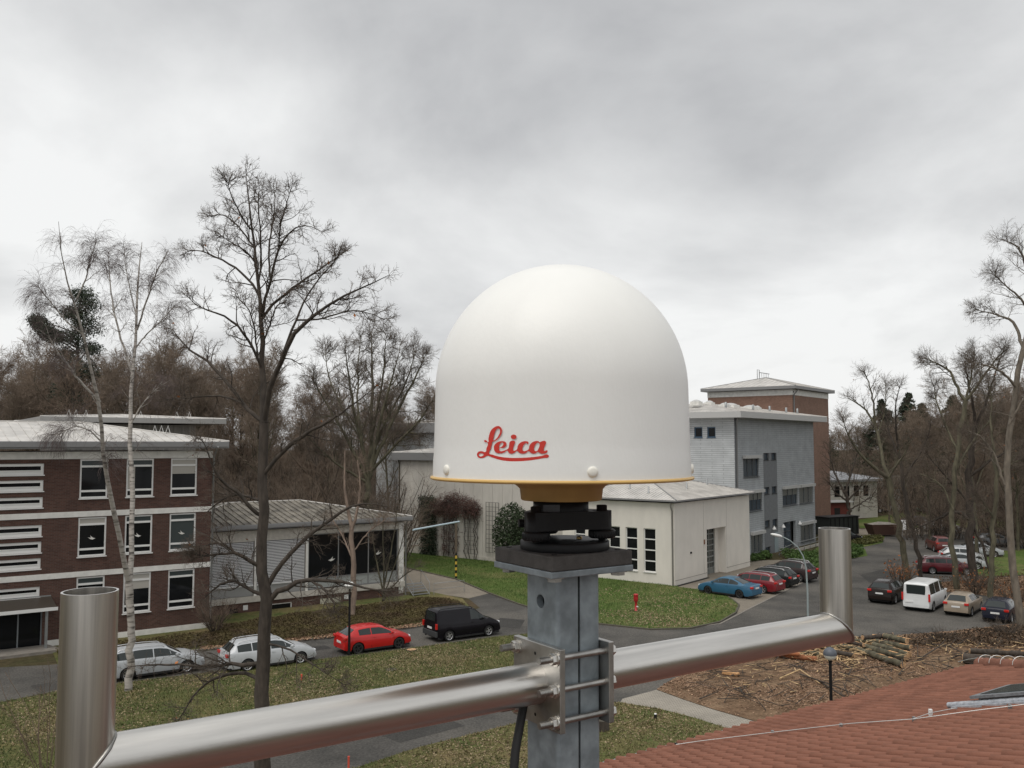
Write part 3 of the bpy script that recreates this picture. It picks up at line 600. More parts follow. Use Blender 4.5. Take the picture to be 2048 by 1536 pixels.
# ================================================================ FOREGROUND: tiled house, mast, bracket, antenna
def foreground():
    H = CAM_H
    # ---- house under the camera: eave line from the photograph, hip at the far corner, 17 degree pitch
    EZ = 6.9; pa = gp(1342, 1497, EZ); pb = gp(1958, 1332, EZ)
    e = (pb - pa).normalized(); n = Vector((e.y, -e.x, 0))     # n: up the slope, to the right and back
    ang = math.atan2(e.y, e.x); TP = math.tan(R(17)); cpz = math.cos(R(17))
    house = thing('tiled_house', 'house with red pantile hipped roof at lower right, under the camera', 'house', (pb.x, pb.y, 0), ang)
    # local: x along the eave (0 at the far corner, negative towards the camera), y to the left; the slope rises towards -y
    LXH, DH = -24.0, 16.6
    MB().box(LXH+.6,-.6,-DH+.6,-.6,0,EZ-.05).build('wall', m_render, house)
    half = DH/2
    rb = MB(); zr = EZ + half*TP - .06; ze = EZ - .06
    rb.add([(LXH,0,ze),(0,0,ze),(0,-DH,ze),(LXH,-DH,ze),(LXH+half,-half,zr),(-half,-half,zr)], [(1,0,4,5),(3,2,5,4),(2,1,5),(0,3,4)])
    rb.build('roof_underlay', mat('roof_underlay', (.09,.035,.025), .9), house)
    # one tile: pan plus roll, nose end closed; x across (pitch .205), y down-slope length .40
    TW, TL = .205, .335
    def tile_mesh():
        prof = [(.000,-.006),(.003,.030),(.018,.052),(.052,.064),(.090,.052),(.118,.022),(.134,-.004),(.203,-.008)]
        Lt = TL + .07; mb = MB(); k = len(prof)
        top = [(x,0,z+.020) for x,z in prof] + [(.066+(x-.066)*(.95 if x < .14 else 1),-Lt,z*.95-.008) for x,z in prof]
        mb.add(top, [(i+1,i,k+i,k+i+1) for i in range(k-1)], 0, True)
        nose = [(x,0,z+.020) for x,z in prof] + [(x*1.0,0,max(z-.016,-.004)) for x,z in prof]
        mb.add(nose, [(i,i+1,k+i+1,k+i) for i in range(k-1)], 0, False)
        return mb
    tm = tile_mesh(); tile_me = tm.mesh('roof_tile', m_tile)
    slope = math.atan(TP); Rt = Matrix.Rotation(-slope, 4, 'X')      # tilt so that -y rises
    Minv = Matrix.Translation((pb.x, pb.y, 0)) @ Matrix.Rotation(ang, 4, 'Z')
    tiles = []; rnd = random.Random(7)
    nc = int(half/cpz/TL)
    for c in range(nc):
        yd = c*TL*cpz
        for i in range(int(15.5/TW)):
            x = -TW*(i+1)-.02
            if x + TW > -yd - .05: continue
            if x < LXH + .1: break
            p = Vector((x, .06-yd, EZ + (yd-.06)*TP)); wpt = Minv @ p
            dz = wpt - Vector((0,0,H)); yc = dz.y*_cp + dz.z*_sp; zc = -dz.y*_sp + dz.z*_cp
            inframe = yc > 0 and abs(dz.x/yc) < .60 and zc/yc > -.455
            tiles.append((0 if inframe else 1, dz.length, p, c))
    tiles.sort(key=lambda t: (t[0], t[1]))
    Vs, Fs = [], []; tv = np.array(tm.v); tf = np.array([f for f in tm.f])
    rot = np.array(Rt.to_3x3())
    for idx, (fl, dist, p, c) in enumerate(tiles):
        jit = rnd.uniform(-.006,.006); jz = rnd.uniform(-.003,.004)
        loc = (p.x+jit, p.y, p.z+jz)
        if idx < 300 and fl == 0:
            link('roof_tile', tile_me, house, loc, (-slope+rnd.uniform(-.008,.008), 0, rnd.uniform(-.012,.012)))
        else:
            b = sum(len(v) for v in Vs); Vs.append(tv @ rot.T + np.array(loc)); Fs.append(tf + b)
    props(link('roof_tile_field', raw_mesh('roof_tile_field', np.concatenate(Vs), np.concatenate(Fs), m_tile), house), kind='stuff')
    # hip caps, gutter
    hd = Vector((-1,-1,TP)); L_ = hd.length
    for i in range(28):
        a = hd*(.10+.27*i); b_ = hd*(.10+.27*(i+1)+.04)
        if -a.x > half: break
        z0 = Vector((0,0,EZ+.045)); k = MB(); nseg = 8
        d = (b_-a).normalized(); sx = d.cross(Vector((0,0,1))).normalized(); up = sx.cross(d)
        vs = []
        for t, rr in ((a,.150),(b_,.128)):
            for j in range(nseg+1):
                q = math.pi*j/nseg; vs.append(t+z0+sx*rr*math.cos(q)+up*(rr*.95*math.sin(q)-.01))
        k.add(vs, [(j,j+1,nseg+2+j,nseg+1+j) for j in range(nseg)], 0, True); k.add(vs[:nseg+1], [tuple(range(nseg+1))])
        k.build('hip_cap', m_tile, house)
    g = MB(); seg = 8; vs = []
    for x in (LXH, .1):
        for j in range(seg+1):
            q = math.pi + math.pi*j/seg; vs.append((x, .12+.07*math.cos(q), EZ-.03+.07*math.sin(q)))
    g.add(vs, [(j,j+1,seg+2+j,seg+1+j) for j in range(seg)], 0, True)
    g.tube([(LXH,.19,EZ-.03),(.1,.19,EZ-.03)], .012, 6)
    g.build('gutter', mat('blue_grey_zinc', (.36,.42,.46), .4, metal=.5), house)
    # point on the roof surface from a photo pixel
    def on_roof(u, v, lift=.1):
        r = Vector(_ray(u, v)); o = Vector((0,0,H)); nn = Minv.to_3x3() @ Vector((0, math.sin(slope), math.cos(slope)))
        p0 = Vector((pb.x, pb.y, EZ + lift)); t = (p0-o).dot(nn)/r.dot(nn); return o + r*t
    m_wire = mat('aluminium_wire', (.62,.62,.60), .4, metal=.7)
    wi = thing('lightning_wire', 'thin pale lightning conductor wire running across the red tiles', 'wire', on_roof(1400,1482))
    o = Vector(wi.location); W = lambda l, lift=.10: [on_roof(u, v, lift)-o for u, v in l]
    MB().tube(W([(1352,1489),(1400,1482),(1550,1464),(1700,1447),(1828,1438),(1950,1421),(2048,1409),(2200,1390)]), .0055, 6).build('wire', m_wire, wi)
    MB().tube(W([(1826,1438),(1860,1426),(1912,1416)]), .0055, 6).build('wire', m_wire, wi)
    for p in W([(1545,1464),(1682,1450),(1828,1437),(2020,1412)], .085): MB().box(p.x-.018,p.x+.018,p.y-.018,p.y+.018,p.z-.04,p.z+.02).build('clip', m_zinc, wi)
    p = W([(1861,1428)], .08)[0]; MB().box(p.x-.02,p.x+.02,p.y-.02,p.y+.02,p.z-.02,p.z+.06).build('clip', m_plate, wi)
    p = W([(1352,1490)], .05)[0]; MB().box(p.x-.02,p.x+.02,p.y-.02,p.y+.02,p.z-.1,p.z+.03).build('clip', m_dark, wi)
    hw = thing('hip_wire', 'pale wire looped along the red hip tiles at right edge', 'wire', Minv @ Vector((0,0,EZ)))
    hw.rotation_euler = (0,0,ang)
    MB().tube([(.55,.75,-.14),(.3,.38,.02),(-.05,.0,.17),(-.4,-.35,.27),(-1.6,-1.6,.62),(-4,-4,1.4)], .008, 6).build('wire', m_wire, hw)
    for i in range(8):
        c = hd*(.35+.45*i); d = hd.normalized(); sx = d.cross(Vector((0,0,1))).normalized(); up = sx.cross(d)
        MB().tube([c+Vector((0,0,.075))+sx*.158*math.cos(math.pi*j/8)+up*.155*math.sin(math.pi*j/8) for j in range(9)], .007, 5).build('wire_clip', m_wire, hw)
    rwp = on_roof(1985,1410,.05); rwd = thing('roof_window', 'grey framed roof window with lead flashing on the red tiles', 'roof window', rwp, ang)
    Mt = Matrix.Rotation(-slope, 3, 'X')
    def rbox(name, c, h, m): return MB().cbox(Mt @ Vector(c), h, 0, Mt).build(name, m, rwd)
    rbox('kerb_frame', (.35,-.30,.05), (.42,.42,.06), m_fascia); rbox('sash', (.37,-.30,.125), (.50,.50,.018), mat('slate_grey', (.17,.18,.19), .6, var=.3, vscale=20)); rbox('glazing', (.37,-.30,.146), (.40,.40,.005), m_glass2)
    MB().tube([Mt @ Vector((-.1,.55,.045)), Mt @ Vector((-.1,-.6,.045))], .04, 8).build('flashing_roll', mat('lead_flashing', (.36,.38,.41), .55, var=.3, vscale=20), rwd)
    rbox('flashing_apron', (-.15,-.15,.025), (.07,.6,.015), mat('lead_flashing', (.36,.38,.41)))

    # ---- mast, bracket and antenna (x: along the cross bar, away to the right)
    BA = 56.3; D0 = 1.432; mx = (1124-1024)/1771*D0
    rot = R(90-BA); base = Vector((mx, D0, 0))
    roofz = EZ + 9.2*TP
    ms = thing('antenna_mast', 'square galvanised steel mast with bolted top plate, carrying the antenna', 'mast', (mx, D0, 8.6), rot)
    Z = lambda z: H + z - 8.6                                    # heights given from the camera
    a = .042; zt = Z(-.2005); zb = 0
    def face_hole(mb, xf, y0, y1, z0, z1, hy, hz, hr, sgn):
        n = 24; s = .016; ci = [(hy+hr*math.cos(2*math.pi*j/n), hz+hr*math.sin(2*math.pi*j/n)) for j in range(n)]
        def sq(t):
            c, q = math.cos(t), math.sin(t); k = s/max(abs(c), abs(q)); return (hy+c*k, hz+q*k)
        so = [sq(2*math.pi*j/n) for j in range(n)]
        vs = [(xf,*p) for p in ci] + [(xf,*p) for p in so] + [(xf+sgn*.012,*p) for p in ci]
        mb.add(vs, [(j,n+j,n+(j+1)%n,(j+1)%n) for j in range(n)] + [(j,(j+1)%n,2*n+(j+1)%n,2*n+j) for j in range(n)])
        for q in ((y0,hy-s,z0,z1),(hy+s,y1,z0,z1),(hy-s,hy+s,z0,hz-s),(hy-s,hy+s,hz+s,z1)):
            mb.quad((xf,q[1],q[2]),(xf,q[0],q[2]),(xf,q[0],q[3]),(xf,q[1],q[3]))
    c1 = MB(); rr = .006
    # near half: a C profile open at the middle, rounded corners; hole in its front face
    def chan(x0, x1, mb, front):
        mb.box(min(x0,x1)+ (rr if front else 0), max(x0,x1)-(0 if front else rr), -a, -a+.004, zb, zt); mb.box(min(x0,x1)+(rr if front else 0), max(x0,x1)-(0 if front else rr), a-.004, a, zb, zt)
    chan(-a, -.0022, c1, True); face_hole(c1, -a, -a+rr, a-rr, zb, zt, .002, Z(-.247), .0105, 1)
    c1.box(-a+.004, -a+.0045, -a+rr, a-rr, zb, Z(-.247)-.02); c1.box(-a+.004, -a+.0045, -a+rr, a-rr, Z(-.247)+.02, zt)
    for sy in (-1,1):
        pts = [(-a+rr-rr*math.cos(math.pi/2*j/5), sy*(a-rr+rr*math.sin(math.pi/2*j/5))) for j in range(6)]
        c1.add([(x,y,z) for z in (zb,zt) for x,y in pts], [(j,j+1,7+j,6+j) for j in range(5)], 0, True)
    c1.build('post', m_galv, ms)
    c2 = MB(); chan(.0022, a, c2, False); c2.quad((a,-a+rr,zb),(a,a-rr,zb),(a,a-rr,zt),(a,-a+rr,zt))
    for sy in (-1,1):
        pts = [(a-rr+rr*math.cos(math.pi/2*j/5), sy*(a-rr+rr*math.sin(math.pi/2*j/5))) for j in range(6)]
        c2.add([(x,y,z) for z in (zb,zt) for x,y in pts], [(j,j+1,7+j,6+j) for j in range(5)], 0, True)
    c2.build('post', m_galv, ms)
    MB().box(-.0022,.0022,-a+.003,a-.003,zb,zt-.002).build('dark_slot_core', m_dark, ms)  # dark core stands in for the shade inside the slot between the channels
    MB().box(-.0795,.0795,-.0795,.0795,Z(-.200),Z(-.1902)).build('top_plate', m_galv, ms, bevel=.0012)
    MB().box(-.0785,.0785,-.0785,.0785,Z(-.190),Z(-.1675)).build('isolating_pad', m_pad, ms, bevel=.002)
    for sx in (-1,1):
        for sy in (-1,1):
            k = MB(); k.lathe([(.0115,-.0065),(.0115,0)], 6, 0, False, c=(sx*.062,sy*.062,Z(-.2002))); k.lathe([(.015,-.0012),(.015,0)], 16, 0, True, c=(sx*.062,sy*.062,Z(-.2003)+.0001)); k.build('bolt', m_steel_d, ms)
            MB().lathe([(.0045,0),(.0045,.0008)], 12, c=(sx*.062,sy*.062,Z(-.1674))).build('bolt_hole', m_dark, ms)
    # bracket
    br = thing('cross_bracket', 'stainless tube cross arm with upright end tubes clamped round the mast', 'bracket', (mx, D0, 8.6), rot)
    zc = Z(-.371); rb_ = .031; XE = .690; ztop = Z(-.172)
    def mitre(sx):
        n = 40; bar = MB(); up_ = MB()
        c = [(math.cos(2*math.pi*j/n), math.sin(2*math.pi*j/n)) for j in range(n)]
        x0 = sx*.0525
        v1 = [(x0, rb_*p, zc+rb_*q) for p,q in c] + [(sx*(XE - rb_*q), rb_*p, zc+rb_*q) for p,q in c]
        bar.add(v1, [(j,(j+1)%n,n+(j+1)%n,n+j) for j in range(n)], 0, True)
        # upright: mitred foot, hollow top
        ri = rb_-.0025
        v2 = [(sx*(XE+rb_*p), rb_*q, zc-rb_*p) for p,q in c] + [(sx*(XE+rb_*p), rb_*q, ztop) for p,q in c] + [(sx*(XE+ri*p), ri*q, ztop) for p,q in c] + [(sx*(XE+ri*p), ri*q, zc+.03) for p,q in c]
        up_.add(v2, [(j,(j+1)%n,n+(j+1)%n,n+j) for j in range(n)] + [(2*n+j,2*n+(j+1)%n,3*n+(j+1)%n,3*n+j) for j in range(n)], 0, True)
        up_.add(v2[n:3*n], [(j,(j+1)%n,n+(j+1)%n,n+j) for j in range(n)], 1); up_.add(v2[3*n:], [tuple(range(n))], 0)
        b = bar.build('cross_tube', m_steel, br); u_ = up_.build('upright_tube', [m_steel_u, mat('cut_tube_rim', (.75,.74,.72), .3, metal=1)], br)
        wd = MB(); rw2 = rb_+.0006
        rs = random.Random(5+sx)
        wd.tube([(sx*(XE - rw2*q), rw2*p, zc+rw2*q) for p,q in c]+[(sx*(XE-rw2*c[0][1]), rw2*c[0][0], zc+rw2*c[0][1])], [.0018+rs.random()*.0012 for _ in range(n+1)], 6, caps=False); wd.build('weld', m_steel_d, u_)
        v3 = [(x0+sx*.0004*0, 0, 0)]
        return b
    mitre(-1); mitre(1)
    for sx in (-1,1):
        xo = sx*.0425; xi = sx*.0525
        k = MB(); k.box(min(xo,xi),max(xo,xi),-.0625,.0625,zc-.062,zc+.062); pl = k.build('clamp_plate', m_steel_d, br, bevel=.001)
        if sx < 0:
            for yy, z_ in ((.012,.045),(.012,-.048)): MB().tube([(-.0526,yy-.01,zc+z_),(-.05265,yy-.01,zc+z_)], .0028, 12).build('screw_hole', m_dark, pl)
    for sy in (-1,1):
        for dz in (-.047,0,.047):
            yy = sy*.0515; rod = MB().tube([(-.0835,yy,zc+dz),(.062,yy,zc+dz)], .0050, 12).build('threaded_rod', m_steel_d, br)
            for x0, x1 in ((-.0622,-.0548),(.0535,.060)):
                k = MB(); vs = [(x, yy+.0092*math.cos(math.pi/3*j+.3), zc+dz+.0092*math.sin(math.pi/3*j+.3)) for x in (x0,x1) for j in range(6)]
                k.add(vs, [(j,(j+1)%6,6+(j+1)%6,6+j) for j in range(6)] + [tuple(range(6))[::-1], tuple(range(6,12))]); k.build('nut', m_steel, rod, bevel=.0006)
            MB().tube([(-.0548,yy,zc+dz),(-.0527,yy,zc+dz)], .0112, 20).build('washer', m_steel, rod)
            if True:
                th = MB(); n_ = 14; xx = -.0832
                for q in range(7): th.tube([(xx+.0028*q,yy,zc+dz),(xx+.0028*q+.0012,yy,zc+dz)], .0054, 12)
                th.build('thread', m_steel_d, rod)
    # cable hanging behind the bracket
    cb = thing('antenna_cable', 'black cable hanging down beside the mast under the bracket', 'cable', (mx, D0, 8.6), rot)
    P_ = lambda u, v, y: Matrix.Rotation(-rot, 3, 'Z') @ (at(u, v, y) - Vector((mx, D0, 8.6)))
    MB().tube([P_(1052,1380,1.41), P_(1046,1418,1.40), P_(1040,1450,1.385), P_(1031,1500,1.37), P_(1026,1560,1.36), P_(1024,1650,1.355), P_(1030,1900,1.36)], .0068, 12).build('cable', m_rubber, cb)
    MB().tube([P_(1008,1411,1.40), P_(1038,1403,1.41)], .004, 10).build('clip_screw', m_steel_d, cb)

    # ---- tribrach
    zpad = H-.1673; tx, ty = (1121-1024)/1771*D0, D0
    tr = thing('tribrach', 'black levelling tribrach with three foot screws on the mast plate', 'tribrach', (tx, ty, zpad), 0)
    MB().lathe([(.0705,0),(.0712,.0015),(.0712,.0125),(.0695,.014),(.0,.0142)], 48, c=(.006,0,0)).build('base_ring', m_black, tr)
    ang3 = [R(-9), R(-129), R(111)]; rs_ = .0655
    body = MB(); n = 60; zb_, zt_ = .033, .061; pts = []
    for j in range(n):
        t = 2*math.pi*j/n; r_ = .047 + .0335*max(math.cos((t-ang3[0])*1.5)**2 if False else 0, *[max(0, math.cos(t-q))**7 for q in ang3]); pts.append((r_*math.cos(t), r_*math.sin(t)))
    body.add([(x,y,z) for z in (zb_,zt_) for x,y in pts], [(j,(j+1)%n,n+(j+1)%n,n+j) for j in range(n)], 0, True); body.add([(x,y,zb_) for x,y in pts], [tuple(range(n))[::-1]]); body.add([(x,y,zt_) for x,y in pts], [tuple(range(n))])
    body.build('body', m_black, tr, bevel=.0015)
    MB().lathe([(.0445,.061),(.0445,.0762),(0,.0763)], 40).build('adapter_collar', m_black, tr)
    MB().box(-.030,-.004,-.0458,-.0442,.045,.072).build('index_mark', mat('worn_grey', (.05,.05,.055), .5), tr).rotation_euler = (0, R(0), 0)
    for q in ang3:
        c = (rs_*math.cos(q), rs_*math.sin(q), 0)
        k = MB(); k.lathe([(.006,.0145),(.006,.0175),(.019,.018),(.0215,.020),(.0215,.0295),(.019,.0315),(.009,.032),(.009,.034)], 28, c=c); fs = k.build('foot_screw', m_black, tr)
        kn = MB()
        for j in range(28): t = 2*math.pi*j/28; kn.box(c[0]+.021*math.cos(t)-.0008,c[0]+.021*math.cos(t)+.0008,c[1]+.021*math.sin(t)-.0008,c[1]+.021*math.sin(t)+.0008,.0205,.029)
        kn.build('knurling', m_black, fs)
        MB().lathe([(.0155,.032),(.0155,.0612),(.0085,.0615),(.0085,.069),(.007,.070),(0,.070)], 24, c=c).build('screw_housing', m_black, tr)
    lv = MB(); lv.tube([(-.048,-.02,.042),(-.068,-.024,.042)], .0065, 10); lv.build('clamp_lever', m_black, tr)
    MB().lathe([(.0045,.0143),(.0045,.018),(0,.0185)], 12, c=(.03,.01,0)).build('centre_screw', mat('brass', (.45,.30,.12), .4, metal=1), tr)
    MB().lathe([(.012,.0144),(.012,.0146)], 20, c=(.012,-.012,0)).build('base_hole', m_dark, tr)

    # ---- antenna with radome
    zrim = at(1121, 957, D0).z; Rr = .2045; zs = at(1121, 782, D0).z
    m_dome = mat('white_radome', (.80,.80,.775), .42, var=.03, vscale=7, spec=.4, stretch=(1,1,.45), bump=.03, bscale=220)
    m_yellow_shade = mat('shaded_yellow_paint', (.45,.285,.10), .5, var=.12, vscale=12)  # cone yellow darkened to ochre, with the shade under the rim in the colour
    ax, ay = (1122-1024)/1771*D0, D0
    an_ = thing('gnss_antenna', 'large white dome antenna with yellow rim and red logo on the mast', 'antenna', (ax, ay, zrim), 0)
    hc = zs - zrim
    prof = [(Rr+.0015,.003),(Rr+.001,.03)] + [(Rr-.002*i/8, .03+(hc-.03)*i/8) for i in range(1,9)]
    for i in range(1, 33): t = math.pi/2*i/32; prof.append(((Rr-.002)*math.cos(t), hc+(Rr-.001)*math.sin(t)))
    prof[-1] = (0, prof[-1][1])
    MB().lathe(prof, 128, 0, True).build('radome', m_dome, an_)
    MB().lathe([(.080,-.0005),(.2065,-.0005),(.2095,.0005),(.2105,.002),(.2095,.0042),(.206,.005)], 128, 0, True).build('rim', mat('bright_yellow_rim', (.58,.37,.12), .45), an_)
    MB().lathe([(.0,-.034),(.0635,-.034),(.0650,-.0325),(.0668,-.016),(.072,-.011),(.090,-.0008)], 64, 0, True).build('base_cone', m_yellow_shade, an_)
    for t in (-149, -81, -12, 57, 126):
        c, s = math.cos(R(t)), math.sin(R(t)); k = MB()
        M3 = Matrix(((-s,0,c),(c,0,s),(0,1,0)))
        vs = []; n = 20
        for r_, d_ in ((.0076,0),(.0076,.0022),(.0066,.0036),(.004,.0044),(.0001,.0046)):
            for j in range(n): q = 2*math.pi*j/n; vs.append(Vector(((Rr+.0005)*c,(Rr+.0005)*s,.017)) + M3 @ Vector((r_*math.cos(q), r_*math.sin(q), d_)))
        k.add(vs, [(i*n+j,i*n+(j+1)%n,(i+1)*n+(j+1)%n,(i+1)*n+j) for i in range(4) for j in range(n)], 0, True); k.build('screw_cap', mat('ivory_plastic', (.78,.76,.69), .4), an_)
    # scuffs on the radome
    # logo: outlines traced in 2-D, cut into strips, bent round the radome
    outl = [
     # big L with its loop, foot loop and long swash
     [(475,560),(480,500),(500,400),(540,310),(600,258),(665,232),(720,248),(755,300),(752,370),(720,440),(670,500),(615,540),(562,556),(550,600),(530,690),(497,795),(560,815),(680,850),(820,872),(1000,882),(1180,878),(1400,862),(1560,842),(1702,820),(1712,858),(1600,885),(1400,922),(1200,945),(1020,952),(860,946),(700,918),(560,872),(458,838),(400,872),(340,888),(280,875),(248,830),(256,780),(300,748),(360,748),(420,762),(440,690),(465,575),(440,562),(395,548),(402,518),(440,528)],
     [(580,522),(640,490),(690,420),(716,350),(714,305),(690,284),(660,288),(630,320),(600,400),(586,470)],
     [(383,812),(350,792),(310,788),(286,806),(288,832),(310,850),(345,848)],
     # e
     [(593,690),(600,630),(640,580),(700,548),(770,540),(825,555),(848,595),(835,640),(780,678),(700,690),(700,715),(725,742),(780,738),(850,712),(886,690),(905,610),(922,552),(1020,546),(1005,620),(985,700),(995,735),(1025,732),(1064,705),(1080,640),(1130,575),(1200,545),(1260,542),(1297,560),(1285,600),(1255,578),(1220,600),(1185,650),(1175,705),(1195,740),(1240,738),(1300,705),(1320,630),(1370,570),(1440,540),(1500,540),(1532,562),(1552,550),(1652,548),(1632,640),(1610,720),(1625,742),(1660,728),(1688,735),(1680,765),(1630,792),(1570,796),(1520,778),(1495,762),(1440,790),(1390,796),(1340,775),(1305,745),(1240,785),(1170,796),(1110,778),(1068,742),(1000,785),(935,796),(890,770),(870,735),(800,772),(720,790),(650,780),(610,745)],
     [(702,665),(750,652),(782,615),(780,575),(755,570),(722,595)],
     [(1425,735),(1470,742),(1500,700),(1525,630),(1518,585),(1490,572),(1450,600),(1420,660),(1412,710)],
     # dot
     [(938,455),(950,425),(985,407),(1025,412),(1053,440),(1050,472),(1015,497),(970,496)],
    ]
    cu = bpy.data.curves.new('logo_outline', 'CURVE'); cu.dimensions = '2D'; cu.fill_mode = 'BOTH'; cu.resolution_u = 5
    def flat(px, py): return ((930+px/10.24-1122)/1771*D0, (957-(830+py/10.24))/1771*D0)
    for pl in outl:
        sp = cu.splines.new('BEZIER'); sp.bezier_points.add(len(pl)-1); sp.use_cyclic_u = True
        for bp_, (px, py) in zip(sp.bezier_points, pl):
            x, y_ = flat(px, py); bp_.co = (x, y_, 0); bp_.handle_left_type = bp_.handle_right_type = 'AUTO'
    tmp = bpy.data.objects.new('logo_outline', cu); COL.objects.link(tmp)
    dg = bpy.context.evaluated_depsgraph_get(); me = bpy.data.meshes.new_from_object(tmp.evaluated_get(dg))
    bpy.data.objects.remove(tmp); bpy.data.curves.remove(cu)
    bm = bmesh.new(); bm.from_mesh(me)
    x = -.15
    while x < .0:
        bmesh.ops.bisect_plane(bm, geom=bm.verts[:]+bm.edges[:]+bm.faces[:], plane_co=(x,0,0), plane_no=(1,0,0)); x += .0025
    for v in bm.verts:
        xx, yy = v.co.x, v.co.y
        # from the flat trace (plane through the mast axis) onto the front of the cylinder, seen from the survey point
        rad = Rr + .0009; r0_ = Vector((ax+xx, ay, 0)); k = r0_.x/r0_.y
        A = k*k+1; Bq = -2*(k*ax+ay); Cq = ax*ax+ay*ay-rad*rad; yy0 = (-Bq-math.sqrt(Bq*Bq-4*A*Cq))/(2*A)
        v.co = (k*yy0-ax, yy0-ay, (yy+zrim-H)*yy0/ay+H-zrim)
    bm.normal_update(); bm.to_mesh(me); bm.free(); me.materials.clear(); me.materials.append(mat('red_logo_print', (.58,.035,.022), .4)); me.name = 'logo'
    link('logo', me, an_)
foreground()
# ================================================================ CARS
PROF = {
 'hatch':  dict(L=4.05, W=1.70, wb=2.47, fa=.80, belt=(.98,.90), top=[(0,.50),(.03,.78),(.07,.93),(.16,1.00),(.62,1.35),(.85,1.395),(1.5,1.43),(2.2,1.40),(2.45,1.34),(3.12,.97),(3.5,.90),(3.85,.77),(4.0,.60),(4.05,.42)], glass=[(.95,1.62),(1.66,3.02)], rear=(.17,.60), front=(2.47,3.08), wr=.33),
 'coupe':  dict(L=4.05, W=1.72, wb=2.47, fa=.80, belt=(1.02,.88), top=[(0,.50),(.03,.78),(.07,.95),(.18,1.03),(.70,1.33),(.95,1.385),(1.5,1.42),(2.1,1.39),(2.40,1.32),(3.10,.95),(3.5,.89),(3.85,.76),(4.0,.60),(4.05,.42)], glass=[(.85,1.55),(1.60,2.98)], rear=(.20,.66), front=(2.42,3.06), wr=.33),
 'saloon': dict(L=4.58, W=1.83, wb=2.64, fa=.93, belt=(.98,.92), top=[(0,.50),(.03,.80),(.08,.95),(.15,1.0),(.75,1.05),(1.65,1.38),(2.1,1.43),(2.6,1.41),(2.85,1.33),(3.55,.97),(4.0,.89),(4.4,.74),(4.53,.6),(4.58,.42)], glass=[(1.15,1.9),(1.94,3.45)], rear=(.80,1.60), front=(2.88,3.5), wr=.34),
 'estate': dict(L=4.72, W=1.80, wb=2.78, fa=.90, belt=(1.0,.92), top=[(0,.50),(.03,.80),(.08,.98),(.12,1.03),(.50,1.38),(.75,1.43),(1.6,1.47),(2.5,1.45),(2.9,1.38),(3.62,.98),(4.1,.91),(4.5,.77),(4.67,.6),(4.72,.42)], glass=[(.55,1.25),(1.30,2.2),(2.25,3.5)], rear=(.14,.47), front=(2.92,3.58), wr=.33),
 'suv':    dict(L=4.40, W=1.83, wb=2.65, fa=.90, belt=(1.10,1.02), top=[(0,.58),(.03,.88),(.07,1.05),(.13,1.12),(.50,1.48),(.80,1.56),(1.6,1.60),(2.3,1.57),(2.6,1.5),(3.3,1.10),(3.8,1.03),(4.2,.88),(4.36,.68),(4.40,.48)], glass=[(.60,1.15),(1.20,2.05),(2.1,3.2)], rear=(.15,.47), front=(2.63,3.26), wr=.33),
 'van':    dict(L=4.41, W=1.80, wb=2.68, fa=.87, belt=(1.10,1.06), top=[(0,.50),(.03,.85),(.06,1.15),(.10,1.70),(.22,1.79),(.6,1.82),(2.3,1.81),(2.65,1.72),(3.40,1.14),(3.9,1.02),(4.25,.85),(4.37,.65),(4.41,.45)], glass=[(2.30,3.28)], rear=(.062,.098), front=(2.68,3.36), wr=.37, box=True),
 'minibus':dict(L=4.80, W=1.92, wb=3.10, fa=.85, belt=(1.14,1.10), top=[(0,.50),(.03,.85),(.05,1.15),(.08,1.84),(.20,1.93),(.6,1.96),(3.1,1.95),(3.5,1.84),(4.15,1.22),(4.55,1.05),(4.72,.80),(4.80,.48)], glass=[(.35,1.5),(1.58,2.75),(2.95,3.98)], rear=(.052,.078), front=(3.52,4.12), wr=.40, box=True),
}
def interp(tab, x):
    if x <= tab[0][0]: return tab[0][1]
    for (a, za), (b, zb) in zip(tab[:-1], tab[1:]):
        if x <= b: return za + (zb-za)*(x-a)/(b-a)
    return tab[-1][1]
def make_wheel(r=.31, m_rim=None, nsp=5):
    t = MB(); prof = [(r-.10,-.09),(r-.02,-.10),(r,-.08),(r,.08),(r-.02,.10),(r-.10,.09)]
    n = 24; vs = [(p*math.cos(2*math.pi*j/n), z, p*math.sin(2*math.pi*j/n)) for p,z in prof for j in range(n)]
    t.add(vs, [(i*n+j,i*n+(j+1)%n,(i+1)*n+(j+1)%n,(i+1)*n+j) for i in range(5) for j in range(n)], 0, True)
    tm = t.mesh('wheel', m_rubber)
    k = MB(); rr = r-.095
    for y in (.055,):
        n = 20; k.add([(q*math.cos(2*math.pi*j/n), yy, q*math.sin(2*math.pi*j/n)) for q, yy in ((rr+.012,.088),(rr-.02,.088),(rr-.03,.06)) for j in range(n)], [(i*n+j,i*n+(j+1)%n,(i+1)*n+(j+1)%n,(i+1)*n+j) for i in range(2) for j in range(n)], 0, True)
        k.add([((rr)*math.cos(2*math.pi*j/n), .03, (rr)*math.sin(2*math.pi*j/n)) for j in range(n)], [tuple(range(n))], 1)
    for i in range(nsp):
        M = Matrix.Rotation(2*math.pi*i/nsp, 3, 'Y'); k.cbox(M @ Vector((rr*.52,.066,0)), (rr*.5,.012,.020 if nsp > 6 else .03), 0, M)
    k.cbox((0,.066,0), (.05,.018,.05))
    return tm, k.mesh('rim', [m_rim or m_alu, m_black])
WHEELS = {}
